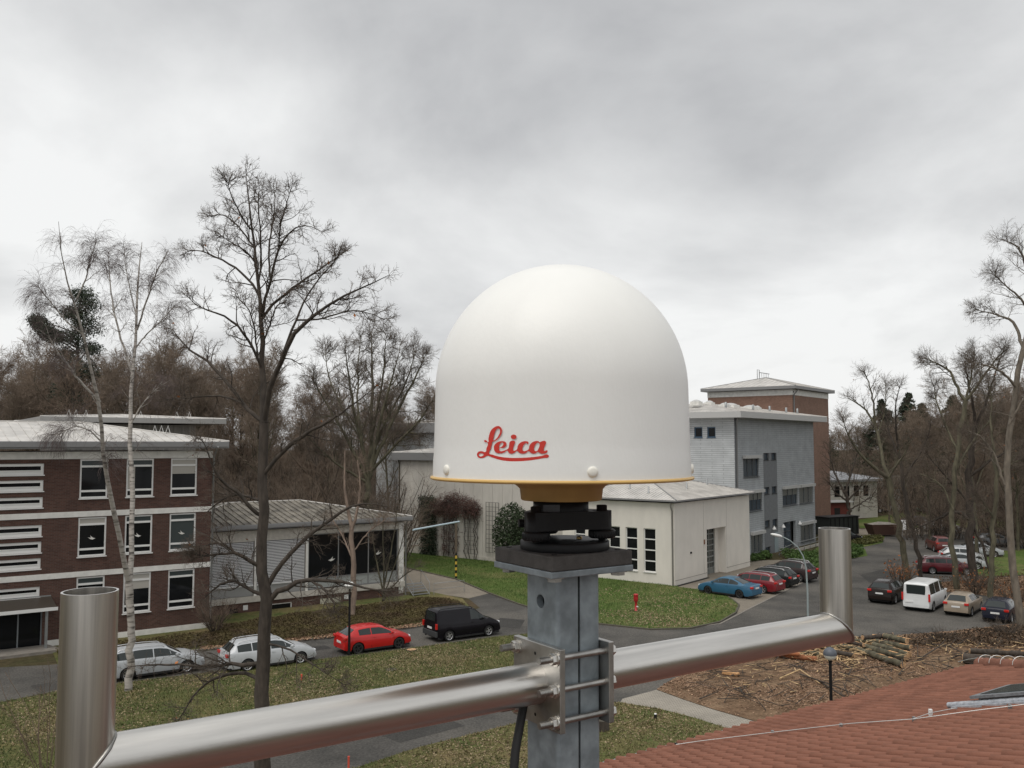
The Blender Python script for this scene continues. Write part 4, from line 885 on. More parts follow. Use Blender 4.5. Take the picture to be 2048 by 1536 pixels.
def car(name, label, cat, kind, paint, loc, heading, group=None, rails=None, rim='alloy', nsp=5, sc=1.0, bumper_dark=False, glass_m=None):
    S = PROF[kind]; L, W = S['L'], S['W']; hw = W/2
    t = thing(name, label, cat, (loc[0], loc[1], .006), R(90-heading), group)
    m_p = mat('paint_%s_%s' % (kind, '_'.join('%d' % int(c*1000) for c in paint)), paint, .32 if max(paint) > .06 else .22, coat=.5 if max(paint) > .06 else .15, spec=.4 if max(paint) > .06 else .18, var=.06, vscale=2)
    gm = glass_m or mat('car_glass', (.022,.028,.028), .05, spec=.5)
    wr_, ra = (.335 if kind in ('suv','minibus') else .31), (.40 if kind in ('suv','minibus') else .37)
    xf = L - S['fa']; xr = xf - S['wb']
    off = L/2
    def arch(x):
        z = 0
        for xc in (xr, xf):
            d = abs(x-xc)
            if d < ra: z = max(z, math.sqrt(ra*ra-d*d) + wr_)
        return z
    zb0 = .20 if kind != 'suv' else .24
    def plan(x):
        q = abs(x-L/2)/(L/2); return hw*(1 - .10*q**5 - .05*max(0, q-.9)*10*.5)
    def sect(x):
        zt = interp(S['top'], x); zbl = S['belt'][0] + (S['belt'][1]-S['belt'][0])*x/L
        w = plan(x); g = max(0, min(1, (zt-zbl-.02)/.30))
        zbl = min(zbl, zt-.035)
        wr = w*(.86-.02) * (1-g) + (S['wr']*2*hw + .0) * g if g < 1 else S['wr']*2*hw
        wr = min(wr, w*.95); ed = .035 + .03*g
        ends = min(x, L-x); zbot = zb0 + (.10*(1-ends/.25) if ends < .25 else 0)
        zm = max(.52, zbot+.1); zm = min(zm, zbl-.06)
        za = arch(x)
        P = [(0,zt),(wr*.5,zt-.006),(wr*.85,zt-.018),(wr,zt-ed),(w*.955,zbl),(w*.995,zbl-.07 if zbl-.07 > zm else (zbl+zm)/2),(w,zm),(w*.985,zbot+.08),(w*.95,zbot)]
        return [(y, max(z, za) if i >= 5 else z) for i, (y, z) in enumerate(P)]
    xs = sorted(set([round(i*L/46, 3) for i in range(47)] + [p[0] for p in S['top']] + [round(xc+ra*math.cos(R(q)), 3) for xc in (xr, xf) for q in range(0, 181, 15)]))
    mb = MB(); rows = []
    for x in xs:
        P = sect(x); rows.append([(x-off, y, z) for y, z in P[::-1]] + [(x-off, -y, z) for y, z in P[1:]])
    k = len(rows[0]); vs = [p for r_ in rows for p in r_]
    mb.add(vs, [(i*k+j,i*k+j+1,(i+1)*k+j+1,(i+1)*k+j) for i in range(len(rows)-1) for j in range(k-1)], 0, True)
    mb.add(rows[0], [tuple(range(k))], 0, True); mb.add(rows[-1], [tuple(range(k))[::-1]], 0, True)
    bo = mb.build('body', m_p, t)
    es = bo.modifiers.new('e', 'EDGE_SPLIT'); es.split_angle = R(38)
    MB().box(.25-off, L-.25-off, -hw*.72, hw*.72, .16, .62).build('underbody', m_rubber, t)
    for x0, x1 in ((.12,xr-ra-.02),(xr+ra,xf-ra),(xf+ra+.02,L-.14)):
        if x1 > x0:
            for sy in (-1,1): MB().box(x0-off,x1-off,min(sy*hw*.9,sy*plan(x0)*.992),max(sy*hw*.9,sy*plan(x0)*.992),.17,.27).build('sill_trim', m_rubber, t)
    if bumper_dark:
        MB().box(-off-.03,.10-off,-hw*.93,hw*.93,.30,.62).build('rear_bumper', mat('grey_plastic', (.045,.048,.05), .6), t, bevel=.03)
    def side(x, f, sy, o=.006):
        P = sect(x); (y0,z0),(y1,z1) = P[3], P[4]
        return (x-off, sy*(y0+(y1-y0)*f+o), z0+(z1-z0)*f+o*.4)
    for sy in (-1,1):
        for a, b in S['glass']:
            g = MB(); n = 8; up, dn = [], []
            for i in range(n+1):
                x = a+(b-a)*i/n; P = sect(x); h = P[3][1]-P[4][1]
                if h < .05: continue
                up.append(side(x, min(.5,.035/h), sy)); dn.append(side(x, .93, sy))
            m_ = len(up)
            if m_ > 1: g.add(up+dn, [(i,i+1,m_+i+1,m_+i) if sy < 0 else (i+1,i,m_+i,m_+i+1) for i in range(m_-1)], 0, True); g.build('side_window', gm, t)
    def topglass(name, a, b, o, lim=.88):
        g = MB(); n = 6; ys = [-1,-.85,-.5,0,.5,.85,1]; vs = []
        for i in range(n+1):
            x = a+(b-a)*i/n; P = sect(x)
            def zt(y):
                q = abs(y)*lim
                tab = [(0,P[0][1]),(.5,P[1][1]),(.85,P[2][1]),(1,P[3][1])]; return interp(tab, q)
            for y in ys: vs.append((x-off+o[0], y*P[3][0]*lim, zt(y)+o[1]))
        k_ = len(ys); g.add(vs, [(i*k_+j,i*k_+j+1,(i+1)*k_+j+1,(i+1)*k_+j) for i in range(n) for j in range(k_-1)], 0, True); return g.build(name, gm, t)
    topglass('rear_window', *S['rear'], (-.012,.006) if S.get('box') else (-.006,.009), .80 if S.get('box') else .88)
    topglass('windscreen', *S['front'], (.006,.009))
    key = (wr_, rim, nsp)
    if key not in WHEELS: WHEELS[key] = make_wheel(wr_, m_alu if rim == 'alloy' else mat('dark_steel_rim', (.02,.02,.02), .5), nsp)
    tm, rm = WHEELS[key]
    for xc in (xr, xf):
        for sy in (-1,1):
            w = link('wheel', tm, t, (xc-off, sy*(hw-.115), wr_), (0,0,0 if sy > 0 else math.pi)); link('rim', rm, w)
    for sy in (-1,1):
        x0 = .045; y = sy*plan(x0)*.86; zt = interp(S['top'], .03)
        if S.get('box'): MB().cbox((.02-off, sy*hw*.90, 1.0 if kind == 'minibus' else .92), (.055,.06,.26 if kind == 'minibus' else .16)).build('tail_light', m_red_lens, t, bevel=.012)
        else: MB().cbox((.055-off, sy*plan(.05)*.86, S['belt'][0]-.13), (.085,hw*.16,.075)).build('tail_light', m_red_lens, t, bevel=.02)
        MB().cbox((L-.20-off, sy*plan(L-.2)*.80, interp(S['top'], L-.15)-.06), (.14,.13,.05)).build('headlight', m_clear_lens, t, bevel=.02)
        xm = S['front'][1]-.28; P = sect(xm); MB().cbox((xm-off, sy*(P[4][0]+.10), P[4][1]+.06), (.06,.09,.055)).build('mirror', m_p if kind != 'van' else m_black, t, bevel=.02)
        xd = (S['glass'][-1][0]); P = sect(xd+.15); MB().cbox((xd+.1-off, sy*(hw+.004), P[4][1]-.12), (.09,.012,.014)).build('door_handle', m_p if rim != 'alloy' else m_p, t)
        dm = MB()
        for x in [S['glass'][-1][0]-.03, S['front'][1]-.10] + ([S['glass'][-2][0]-.03] if len(S['glass']) > 1 and kind != 'coupe' else []):
            P = sect(x)
            if arch(x) < .3: dm.add([(x-off-.006, sy*(P[4][0]+.006), P[4][1]-.01),(x-off+.006, sy*(P[4][0]+.006), P[4][1]-.01),(x-off+.006, sy*(P[6][0]+.003), .34),(x-off-.006, sy*(P[6][0]+.003), .34)], [(0,1,2,3) if sy < 0 else (3,2,1,0)])
        dm.build('door_seam', m_dark, t)
    zp = .62 if kind in ('hatch','coupe') else .74
    if kind == 'minibus': zp = .62
    MB().cbox((-.012-off if not bumper_dark else .0-off, .0 if kind != 'minibus' else .45, zp+.03), (.012,.26,.055)).build('number_plate', m_plate, t)
    MB().cbox((L-off+.004, 0, .42), (.01,.26,.055)).build('number_plate', m_plate, t)
    MB().cbox((L-off-.03, 0, .50), (.03,hw*.55,.07)).build('grille', m_black, t)
    if rails:
        for sy in (-1,1):
            a, b = S['rear'][1]+.15, S['front'][0]-.15; y = sy*S['wr']*2*hw*.93; pts = [(a-off,y,interp(S['top'],a)-.02)]+[(a+(b-a)*q-off,y,interp(S['top'],a+(b-a)*q)+.035) for q in (.06,.3,.6,.94)]+[(b-off,y,interp(S['top'],b)-.02)]
            MB().tube(pts, .022, 6).build('roof_rail', m_alu if rails == 'alu' else m_black, t)
    if sc != 1: t.scale = (sc,)*3
    return t
def side_park(pr, pf, side, W):
    """centre of a car from the ground points of its near-side rear and front wheels"""
    a, b = Vector(pr[:2]), Vector(pf[:2]); d = (b-a).normalized(); n = Vector((-d.y, d.x))*side
    return (a+b)/2 + n*(W/2-.1)
g1 = 'cars parked along the near side of the road'
SILVER = (.44,.46,.48)
c = side_park(gp(250,1363), gp(372,1346), 1, 1.8); car('parked_car', 'silver estate car half hidden behind the birch and steel tube', 'car', 'estate', SILVER, c, 56, g1, 'alu', nsp=8)
c = side_park(gp(480,1347), gp(613,1325), 1, 1.8); car('parked_car', 'silver estate car parked directly behind the big bare oak trunk', 'car', 'estate', (.50,.52,.54), c, 56, g1, 'alu', nsp=8)
c = side_park(gp(717,1309), gp(797,1297), 1, 1.7); car('parked_car', 'bright red two-door hatchback parked beside the lamp post', 'car', 'coupe', (.52,.012,.012), c, 56, g1, None, 'steel')
c = side_park(gp(898,1283), gp(977,1272), 1, 1.8); car('parked_van', 'black compact van with roof rails parked nearest the antenna mast', 'van', 'van', (.008,.007,.010), c, 57, g1, 'black', 'alloy', 5, bumper_dark=True)
g2 = 'cars parked side by side before the garage'
P0 = Vector((16.55, 68.25)); hd2 = -47; st2 = Vector((math.cos(R(47)), math.sin(R(47))))
car('parked_car', 'blue coupe parked at the front of the garage row', 'car', 'saloon', (.030,.115,.20), P0, hd2, g2, None, 'steel')
car('parked_car', 'red estate car with silver roof rails next to the blue coupe', 'car', 'estate', (.19,.012,.018), P0+st2*2.75+Vector((.45,.1)), hd2, g2, 'alu')
car('parked_car', 'black estate car between the red estate and the brown off-roader', 'car', 'estate', (.016,.018,.018), P0+st2*6.3+Vector((.0,.3)), hd2, g2, 'alu', nsp=8)
car('parked_car', 'dark brown off-roader with roof rails, farthest of the garage row', 'car', 'suv', (.045,.032,.032), P0+st2*9.7+Vector((.2,.6)), hd2, g2, 'alu', sc=1.05)
g3 = 'cars parked in a row at the right lot'
def rear_park(ul, vl, ur, vr, hdg, L, W=1.5):
    m_ = (gp(ul,vl)+gp(ur,vr))/2; d = Vector((math.sin(R(hdg)), math.cos(R(hdg)))); return Vector((m_.x, m_.y)) + d*(L/2-.55)
car('parked_car', 'very dark brown crossover parked to the left of the white minibus', 'car', 'suv', (.020,.014,.012), rear_park(1740,1203,1788,1210,39,4.4), 39, g3)
car('parked_van', 'white passenger minibus parked among the cars at right', 'van', 'minibus', (.70,.71,.71), rear_park(1812,1218,1862,1225,39,4.8), 39, g3)
car('parked_car', 'beige gold hatchback between the white minibus and the dark blue hatchback', 'car', 'hatch', (.30,.245,.185), rear_park(1893,1228,1940,1234,40,4.05), 40, g3)
car('parked_car', 'dark blue hatchback at the right end of the lot row by a trunk', 'car', 'hatch', (.014,.016,.028), rear_park(1969,1240,2020,1249,39,4.05), 39, g3, None, 'alloy')
g4 = 'cars parked beyond the bare trees'
def park(u, v, hdg, kind, paint, label, **k):
    p = gp(u, v); return car('parked_car', label, 'car', kind, paint, p, hdg, g4, **k)
park(1893,1147,103,'estate',(.10,.008,.014),'dark red estate car side-on behind the bare trees at right', rails='alu', nsp=8)
park(1918,1136,103,'saloon',(.45,.47,.48),'silver saloon car just behind the dark red estate', nsp=5)
park(1925,1124,103,'hatch',(.50,.51,.52),'pale grey hatchback second behind the dark red estate')
park(1955,1112,103,'saloon',(.40,.42,.44),'light silver car farthest back of the row behind the red estate')
park(1878,1101,10,'suv',(.13,.022,.018),'rust red car with its tail to us beyond the trunks')
park(1883,1063,100,'estate',(.55,.56,.57),'white estate car on the far yard behind thin twigs')
park(1691,1086,60,'hatch',(.012,.012,.014),'black car showing only its tail right of the steel tube')
park(1851,1013,95,'hatch',(.22,.24,.30),'small grey blue car far off on the upper lawn')
park(1860,1024,95,'hatch',(.16,.26,.20),'small green car far off between the trees')
park(1893,1022,95,'saloon',(.60,.61,.62),'small white car far off behind the twigs')
park(1928,1030,95,'estate',(.30,.31,.33),'grey estate car far off right of the small white car')
park(1990,1092,103,'hatch',(.12,.13,.14),'dark grey hatchback at the far end of the lot near the right lawn')
park(1838,1052,95,'saloon',(.05,.055,.07),'dark saloon car on the far yard left of the white estate')
park(1735,1027,80,'hatch',(.62,.63,.64),'white car at the end of the far white building')
# ================================================================ TREES AND PLANTS
RNG = np.random.default_rng(11)
def nrm(a): return a/np.maximum(np.linalg.norm(a, axis=-1, keepdims=True), 1e-9)
def resample(pts, rad, N):
    pts = np.asarray(pts, float); rad = np.asarray(rad, float)
    s = np.r_[0, np.cumsum(np.linalg.norm(np.diff(pts, axis=0), axis=1))]; q = np.linspace(0, s[-1], N)
    P = np.stack([np.interp(q, s, pts[:, i]) for i in range(3)], 1); r = np.interp(q, s, rad)
    for _ in range(2): P[1:-1] = .25*P[:-2] + .5*P[1:-1] + .25*P[2:]
    return P, r
def spawn(P, Rr, k, t0, ang, Lm, rmax, N, wig, up, rng, lshrink=.4, rfrac=.6, tip=.35, rmin=.0):
    """k children on every polyline of (P, Rr): all arrays, no loops over branches"""
    M, n = P.shape[:2]; idx = np.repeat(np.arange(M), k); T = len(idx)
    t = t0 + (1-t0)*rng.random(T)**.85; f = np.minimum(t*(n-1), n-1.001); i0 = f.astype(int); w = (f-i0)[:, None]
    p = P[idx, i0]*(1-w) + P[idx, i0+1]*w; tan = nrm(P[idx, i0+1]-P[idx, i0]); r0 = Rr[idx, i0]*(1-w[:, 0]) + Rr[idx, i0+1]*w[:, 0]
    rv = rng.normal(size=(T, 3)); rv -= (rv*tan).sum(1, keepdims=True)*tan; rv = nrm(rv)
    a = np.radians(rng.normal(ang, 12, T))[:, None]; d = nrm(np.cos(a)*tan + np.sin(a)*rv)
    L = Lm*rng.uniform(.55, 1.25, T)*(1-lshrink*t); out = np.empty((T, N, 3)); out[:, 0] = p
    for s in range(1, N):
        d = nrm(d + rng.normal(size=(T, 3))*wig + np.array([0, 0, up])); p = p + d*(L/(N-1))[:, None]; out[:, s] = p
    r = np.maximum(np.minimum(r0*rfrac, rmax), rmin); rad = r[:, None]*np.linspace(1, tip, N)[None]
    return out, rad
def tube_arrays(batches):
    """[(P (M,N,3), R (M,N), sides)] -> vertices, quads"""
    Vs, Fs, base = [], [], 0
    for P, Rr, S in batches:
        M, N = P.shape[:2]
        if not M: continue
        T = np.empty_like(P); T[:, 1:-1] = P[:, 2:]-P[:, :-2]; T[:, 0] = P[:, 1]-P[:, 0]; T[:, -1] = P[:, -1]-P[:, -2]; T = nrm(T)
        ref = np.where(np.abs(T[:, :1, 2:]) > .9, np.array([1., 0, 0]), np.array([0, 0, 1.]))
        A = nrm(np.cross(T, np.broadcast_to(ref, T.shape))); B = np.cross(T, A)
        q = np.arange(S)*2*math.pi/S
        V = P[:, :, None] + Rr[:, :, None, None]*(A[:, :, None]*np.cos(q)[:, None] + B[:, :, None]*np.sin(q)[:, None])
        Vs.append(V.reshape(-1, 3)); m, i, j = np.meshgrid(np.arange(M), np.arange(N-1), np.arange(S), indexing='ij')
        b = base + m*N*S; j2 = (j+1) % S
        Fs.append(np.stack([b+i*S+j, b+i*S+j2, b+(i+1)*S+j2, b+(i+1)*S+j], -1).reshape(-1, 4)); base += M*N*S
    return np.concatenate(Vs), np.concatenate(Fs)
def tubes(name, batches, m, parent=None, origin=None):
    V, F = tube_arrays(batches)
    if origin is not None: V = V - np.array(origin)
    return link(name, raw_mesh(name, V, F, m, True), parent)
def quads_cloud(pts, size, rng, flat=0., aspect=.6):
    """small randomly turned four-cornered leaves at pts"""
    n = len(pts); a = nrm(rng.normal(size=(n, 3))*np.array([1, 1, 1-flat])); b = rng.normal(size=(n, 3))*np.array([1, 1, 1-flat]); b -= (b*a).sum(1, keepdims=True)*a; b = nrm(b)
    s = (size*rng.uniform(.6, 1.3, n))[:, None]; V = np.stack([pts-a*s, pts+b*s*aspect, pts+a*s, pts-b*s*aspect], 1).reshape(-1, 3)
    return V, np.arange(4*n).reshape(-1, 4)
def in_poly(poly, n, rng):
    """n random points inside a ground polygon"""
    poly = np.asarray(poly)[:, :2]; lo, hi = poly.min(0), poly.max(0); out = []
    while sum(len(o) for o in out) < n:
        p = lo + (hi-lo)*rng.random((n*2, 2)); x, y = p[:, 0], p[:, 1]; c = np.zeros(len(p), bool); j = len(poly)-1
        for i in range(len(poly)):
            xi, yi, xj, yj = *poly[i], *poly[j]
            c ^= ((yi > y) != (yj > y)) & (x < (xj-xi)*(y-yi)/(yj-yi+1e-12)+xi); j = i
        out.append(p[c])
    return np.concatenate(out)[:n]
GP = lambda pix: [tuple(gp(u, v))[:2] for u, v in pix]

def traced_tree(name, label, limbs, Yd, bark, twig, levels, group=None, seed=1, leaves=0, wob=.5, cat='tree', up_first=.0):
    """limbs: pixel polylines [(u, v, width px), ...] surveyed at distance Yd; finer wood grows from them.  levels: (k, t0, angle, length, rmax, N, wiggle, up, sides)"""
    rng = np.random.default_rng(seed); N0 = 14; Ps, Rs = [], []; known = []
    for li, lm in enumerate(limbs):
        pts, rad = [], []; sl = 0 if li == 0 else rng.uniform(-wob, wob); acc = 0; prev = None; y0 = Yd; new = []
        if known:
            s_ = min(known, key=lambda s: (s[0]-lm[0][0])**2+(s[1]-lm[0][1])**2); y0 = s_[2]; lm = [(s_[0], s_[1], lm[0][2])] + list(lm[1:])
        for k, q in enumerate(lm):
            p = at(q[0], q[1], Yd); acc += (p-prev).length if prev is not None else 0; prev = p
            y = y0 + sl*acc; p = at(q[0], q[1], y); pts.append(tuple(p)); rad.append(q[2]/2*y/1771)
            if k: known += [(new[-1][0]+(q[0]-new[-1][0])*f, new[-1][1]+(q[1]-new[-1][1])*f, new[-1][2]+(y-new[-1][2])*f) for f in (.25,.5,.75,1)]
            new.append((q[0], q[1], y))
        P, r = resample(pts, rad, N0); P[2:-1] += rng.normal(size=(N0-3, 3))*np.maximum(r[2:-1, None]*.35, .006); Ps.append(P); Rs.append(r)
    P0, R0 = np.array(Ps), np.array(Rs); o = P0[0, 0].copy(); o[2] = 0
    t = thing(name, label, cat, o, 0, group)
    tubes('trunk', [(P0[:1], R0[:1], 12)], bark, t, o)
    bt = [(P0[1:], R0[1:], 8)]; P, Rr = (P0[1:], R0[1:]) if len(limbs) > 1 else (P0, R0)
    tips = None
    for i, (k, t0, ang, L, rm, N, wig, up, S) in enumerate(levels):
        C, Cr = spawn(P, Rr, k, t0, ang, L, rm, N, wig, up, rng, .72 if i == 0 else .45, rmin=rm*.62)
        if i == 0 and 'birch' not in name:
            C2, Cr2 = spawn(P, Rr, 3, .86, 32, L*.3, rm*.4, N, wig, up, rng, .2, rmin=rm*.3); C = np.concatenate([C, C2]); Cr = np.concatenate([Cr, Cr2])
        bt.append((C, Cr, S))
        P, Rr = C, Cr
    tubes('limbs', bt[:2], bark, t, o); tubes('crown', bt[2:], twig, t, o)
    if leaves:
        e = P[rng.integers(0, len(P), leaves), -1] ; V, F = quads_cloud(e - o, .07, rng)
        props(link('withered_leaves', raw_mesh('withered_leaves', V, F, mat('rust_leaves', (.33,.12,.035), .8, var=.4, vscale=2)), t), kind='stuff')
    return t

OAK = [[(528,1625,36),(526,1500,31),(525,1400,29),(527,1250,25),(525,1130,22),(525,1000,20),(528,900,19),(528,845,18)],
 [(528,845,18),(527,800,14),(525,740,11),(524,671,10),(524,626,8),(517,566,7),(514,531,6),(505,461,4.5),(498,425,3.5),(495,373,2.2),(491,338,1)],
 [(528,850,12),(537,787,11),(558,735,10),(579,675,9),(600,650,8),(649,612,6),(698,587,4.5),(748,566,2.6),(778,550,1)],
 [(560,730,7),(566,700,6),(585,660,5),(600,620,4),(620,575,3.4),(650,545,2.2),(680,510,1)],
 [(524,640,6),(530,601,6),(544,548,5),(554,503,4.5),(568,471,3.6),(607,443,2.2),(640,462,1)],
 [(526,636,6),(542,612,6),(565,591,5),(600,562,4.5),(642,538,3.4),(670,517,2.2),(694,500,1)],
 [(517,590,5),(505,565,5),(488,548,4.8),(456,527,4),(417,506,2.8),(386,496,1.8),(361,510,1)],
 [(516,740,6),(512,707,5.4),(491,671,5),(463,638,4.4),(428,624,3.4),(393,615,2),(372,590,1)],
 [(525,850,9),(508,832,8.5),(491,816,8),(463,777,7),(431,735,6),(389,707,4.4),(354,678,2.8),(343,655,1)],
 [(485,800,4.5),(455,792,4),(428,791,3.4),(375,796,2.2),(330,800,1)],
 [(529,945,9),(541,932,9),(559,906,8.5),(587,885,8),(620,862,7),(658,841,5.5),(690,822,4),(714,806,2.6),(755,770,1)],
 [(522,1042,8),(515,1033,8),(498,1014,7.5),(482,984,7),(447,965,5.5),(428,949,4.5),(423,920,3.5),(405,880,1.6)],
 [(522,1010,6),(512,1002,6),(492,990,5),(470,988,4.6),(447,995,3.6),(414,1024,2)],
 [(526,1185,12),(534,1168,11),(549,1146,10),(575,1112,9),(603,1082,8),(618,1069,7.4),(644,1054,6.6),(669,1030,6),(689,1013,5.4),(706,1007,4),(740,1003,2.6),(778,1014,1.2)],
 [(528,1205,13),(540,1192,12),(560,1178,11),(588,1165,9.6),(618,1159,8.4),(656,1159,7),(695,1163,5.4),(732,1178,4.2),(764,1185,3),(800,1180,1.4)],
 [(618,1160,5),(640,1172,4.6),(660,1190,4),(672,1212,3),(668,1222,2)],
 [(524,1145,9),(508,1133,8.5),(489,1112,7.5),(463,1103,6),(441,1110,5),(424,1108,4.6),(405,1115,3),(380,1105,1.4)],
 [(470,1104,5),(455,1092,4.6),(441,1086,4),(420,1088,3),(395,1100,1.4)],
 [(520,1200,8),(506,1183,7.5),(484,1168,6.6),(467,1160,5.6),(448,1163,4.6),(428,1178,3.6),(410,1195,2)],
 [(520,1335,9),(508,1331,9),(478,1330,8),(447,1325,7),(419,1333,6),(398,1334,5),(337,1327,4),(290,1330,2.8),(255,1334,1.4)],
 [(522,1355,8),(508,1350,8),(478,1344,7),(450,1348,6),(419,1362,5),(390,1385,3.6),(370,1420,2.4),(350,1450,1.2)],
 [(500,470,4),(495,453,3.6),(474,415,2.8),(459,383,2),(454,362,1)],[(505,490,4),(491,471,3.6),(466,440,2.8),(435,425,1.8),(422,435,1)],[(517,566,4),(522,530,3.8),(523,496,3.6),(519,443,2.8),(516,401,2),(519,371,1)],
 [(540,555,4),(536,489,3.6),(547,443,2.8),(551,401,2),(547,367,1)],[(556,495,3.4),(560,455,3),(572,411,2.2),(583,374,1)],[(514,535,3.6),(495,503,3),(470,489,2.4),(440,470,1)],[(600,640,4),(640,640,3.4),(700,618,2.6),(750,628,1.8),(770,640,1)],[(524,690,4),(540,650,3.4),(552,610,2.4),(575,600,1)],[(515,720,4),(510,660,3.2),(500,620,2.4),(470,590,1)],
 [(532,1300,5),(560,1290,4.6),(590,1302,3.6),(615,1322,2.8),(650,1345,2),(690,1370,1.2)]]
traced_tree('oak_tree', 'big bare oak tree standing before the silver estate car, tallest in view', OAK, 29.5, m_bark, m_twig,
    [(12,.12,50,1.35,.024,6,.17,.05,5),(7,.12,46,.62,.011,5,.24,.05,3),(5,.15,46,.28,.0075,4,.28,.04,3)], seed=4, leaves=26, wob=.55)

BIRCH = [[(256,1388,15),(261,1320,14),(263,1240,14),(258,1168,15)],
 [(258,1170,13),(269,1131,11),(265,1061,10),(265,991,10),(262,921,9),(260,850,8.6),(259,803,8),(266,751,7),(272,695,6),(275,648,5.4),(272,601,4.6),(278,520,2.6),(284,484,1)],
 [(256,1172,12),(244,1108,10),(234,1045,10),(225,1005,9.6),(216,979,9),(211,932,8.6),(204,885,8),(201,839,7.6),(200,792,7),(194,770,6.6),(178,723,5.6),(169,689,5),(162,648,4.6),(156,611,4),(137,579,3.2),(122,554,2.6),(116,507,1.8),(117,443,.8)],
 [(264,752,5),(250,704,4.6),(234,657,4),(225,601,3.2),(219,554,2.6),(216,510,1)],
 [(275,660,4),(281,639,3.8),(297,589,3.2),(312,545,2.6),(337,501,1)],
 [(178,800,4.6),(169,773,4.4),(141,736,3.8),(116,707,3),(100,682,2),(92,650,1)],
 [(161,664,3),(131,642,2.6),(108,612,2.2),(81,579,1)],
 [(158,600,3),(175,551,2.6),(181,514,2.2),(194,480,1)],
 [(270,690,3),(300,660,2.6),(325,640,2),(350,610,1)],
 [(262,850,3),(290,800,2.4),(315,775,1.8),(340,760,1)],
 [(205,890,3),(180,860,2.6),(150,850,2),(115,870,1)],
 [(275,640,3),(262,590,2.4),(252,540,1.8),(248,492,1)]]
def birch_mat():
    m = bpy.data.materials.new('birch_bark'); m.use_nodes = True; nt = m.node_tree; N = nt.nodes.new; L = nt.links.new; b = nt.nodes['Principled BSDF']
    b.inputs['Roughness'].default_value = .8; tc = N('ShaderNodeTexCoord'); mp = N('ShaderNodeMapping'); mp.inputs['Scale'].default_value = (1.2,1.2,6); L(tc.outputs['Object'], mp.inputs[0])
    n = N('ShaderNodeTexNoise'); n.inputs['Scale'].default_value = 1.6; n.inputs['Detail'].default_value = 4; L(mp.outputs[0], n.inputs['Vector'])
    r = N('ShaderNodeValToRGB'); r.color_ramp.elements[0].position = .30; r.color_ramp.elements[0].color = (.06,.05,.043,1); r.color_ramp.elements[1].position = .52; r.color_ramp.elements[1].color = (.40,.37,.335,1)
    L(n.outputs['Fac'], r.inputs[0]); L(r.outputs[0], b.inputs['Base Color']); return m
m_birch = birch_mat()
traced_tree('birch_tree', 'white-barked twin-stemmed birch tree in front of the brick building', BIRCH, 42.0, m_birch, mat('birch_twigs', (.13,.10,.095), .9, var=.25),
    [(14,.30,38,1.4,.020,6,.12,.10,4),(9,.15,42,1.15,.008,7,.12,-.20,3),(7,.1,35,.75,.0052,5,.10,-.38,3)], seed=9, wob=.4)
ROUND = [[(735,1050,13),(735,1000,12),(738,955,12)],
 [(738,960,10),(755,905,8),(790,830,6),(828,760,4),(850,712,1)],[(740,950,9),(752,880,7),(775,790,5),(800,700,1)],[(738,950,9),(742,860,7),(745,750,5),(742,662,1)],
 [(735,960,9),(724,890,7),(702,790,5),(690,690,1)],[(733,965,8),(705,900,6),(660,820,4.4),(622,752,1)],[(745,940,7),(790,890,5),(840,840,3.6),(866,800,1)],[(733,970,6),(690,940,4.4),(640,900,3.4),(605,860,1)],
 [(750,900,5),(772,840,4),(812,770,3),(835,690,1)],[(728,900,5),(716,820,4),(715,740,3),(722,668,1)],[(742,880,5),(760,800,4),(770,720,3),(772,668,1)],[(720,880,4),(680,810,3.4),(655,750,2.4),(650,700,1)]]
traced_tree('round_tree', 'round-crowned bare tree left of the dome, behind the annex roof', ROUND, 82.0, m_bark_g, m_twig,
    [(15,.2,42,3.4,.05,6,.14,.05,4),(9,.15,44,1.7,.026,5,.2,.03,3),(7,.15,42,.8,.017,4,.2,.03,3)], seed=5, wob=.5)
SLEND = [[(704,1236,12),(707,1180,11),(706,1120,10),(703,1060,9),(694,1010,6),(688,960,4),(690,900,2)],[(704,1062,7),(716,1020,5),(722,970,3.4),(715,920,2)],[(706,1120,4),(685,1070,3),(660,1030,2)],[(706,1100,3),(740,1060,2.4),(770,1040,1.4)]]
traced_tree('slender_tree', 'slender pinkish trunk growing against the annex windows', SLEND, 59.6, mat('pinkish_bark', (.24,.18,.14), .9, var=.35, vscale=3, stretch=(1,1,.4)), m_twig_r,
    [(12,.15,48,1.7,.02,6,.16,.02,4),(7,.15,45,.9,.010,5,.2,0,3),(4,.15,42,.45,.007,4,.2,0,3)], seed=6)
SAP = [[(702,1190,4),(760,1168,2),(775,1100,1.4),(778,1050,1)],[(766,1190,4),(768,1120,3),(765,1060,2),(768,1020,1)],[(768,1180,4),(780,1110,2.6),(790,1060,1.6),(795,1020,1)],[(764,1185,4),(752,1120,2.6),(745,1070,1.6)],[(775,1188,3),(808,1150,2),(840,1130,1.2)],[(772,1188,3),(800,1100,2),(812,1050,1.2)]]
SAP[0] = [(768,1200,6),(768,1190,6)]
traced_tree('hazel_bush', 'thin multi-stemmed bare bush before the right end of the annex', SAP, 64.0, m_bark_g, m_twig,
    [(12,.1,40,1.2,.014,6,.14,.04,4),(7,.1,42,.7,.008,5,.2,.02,3),(3,.15,42,.4,.007,4,.2,.02,3)], seed=8, cat='bush')
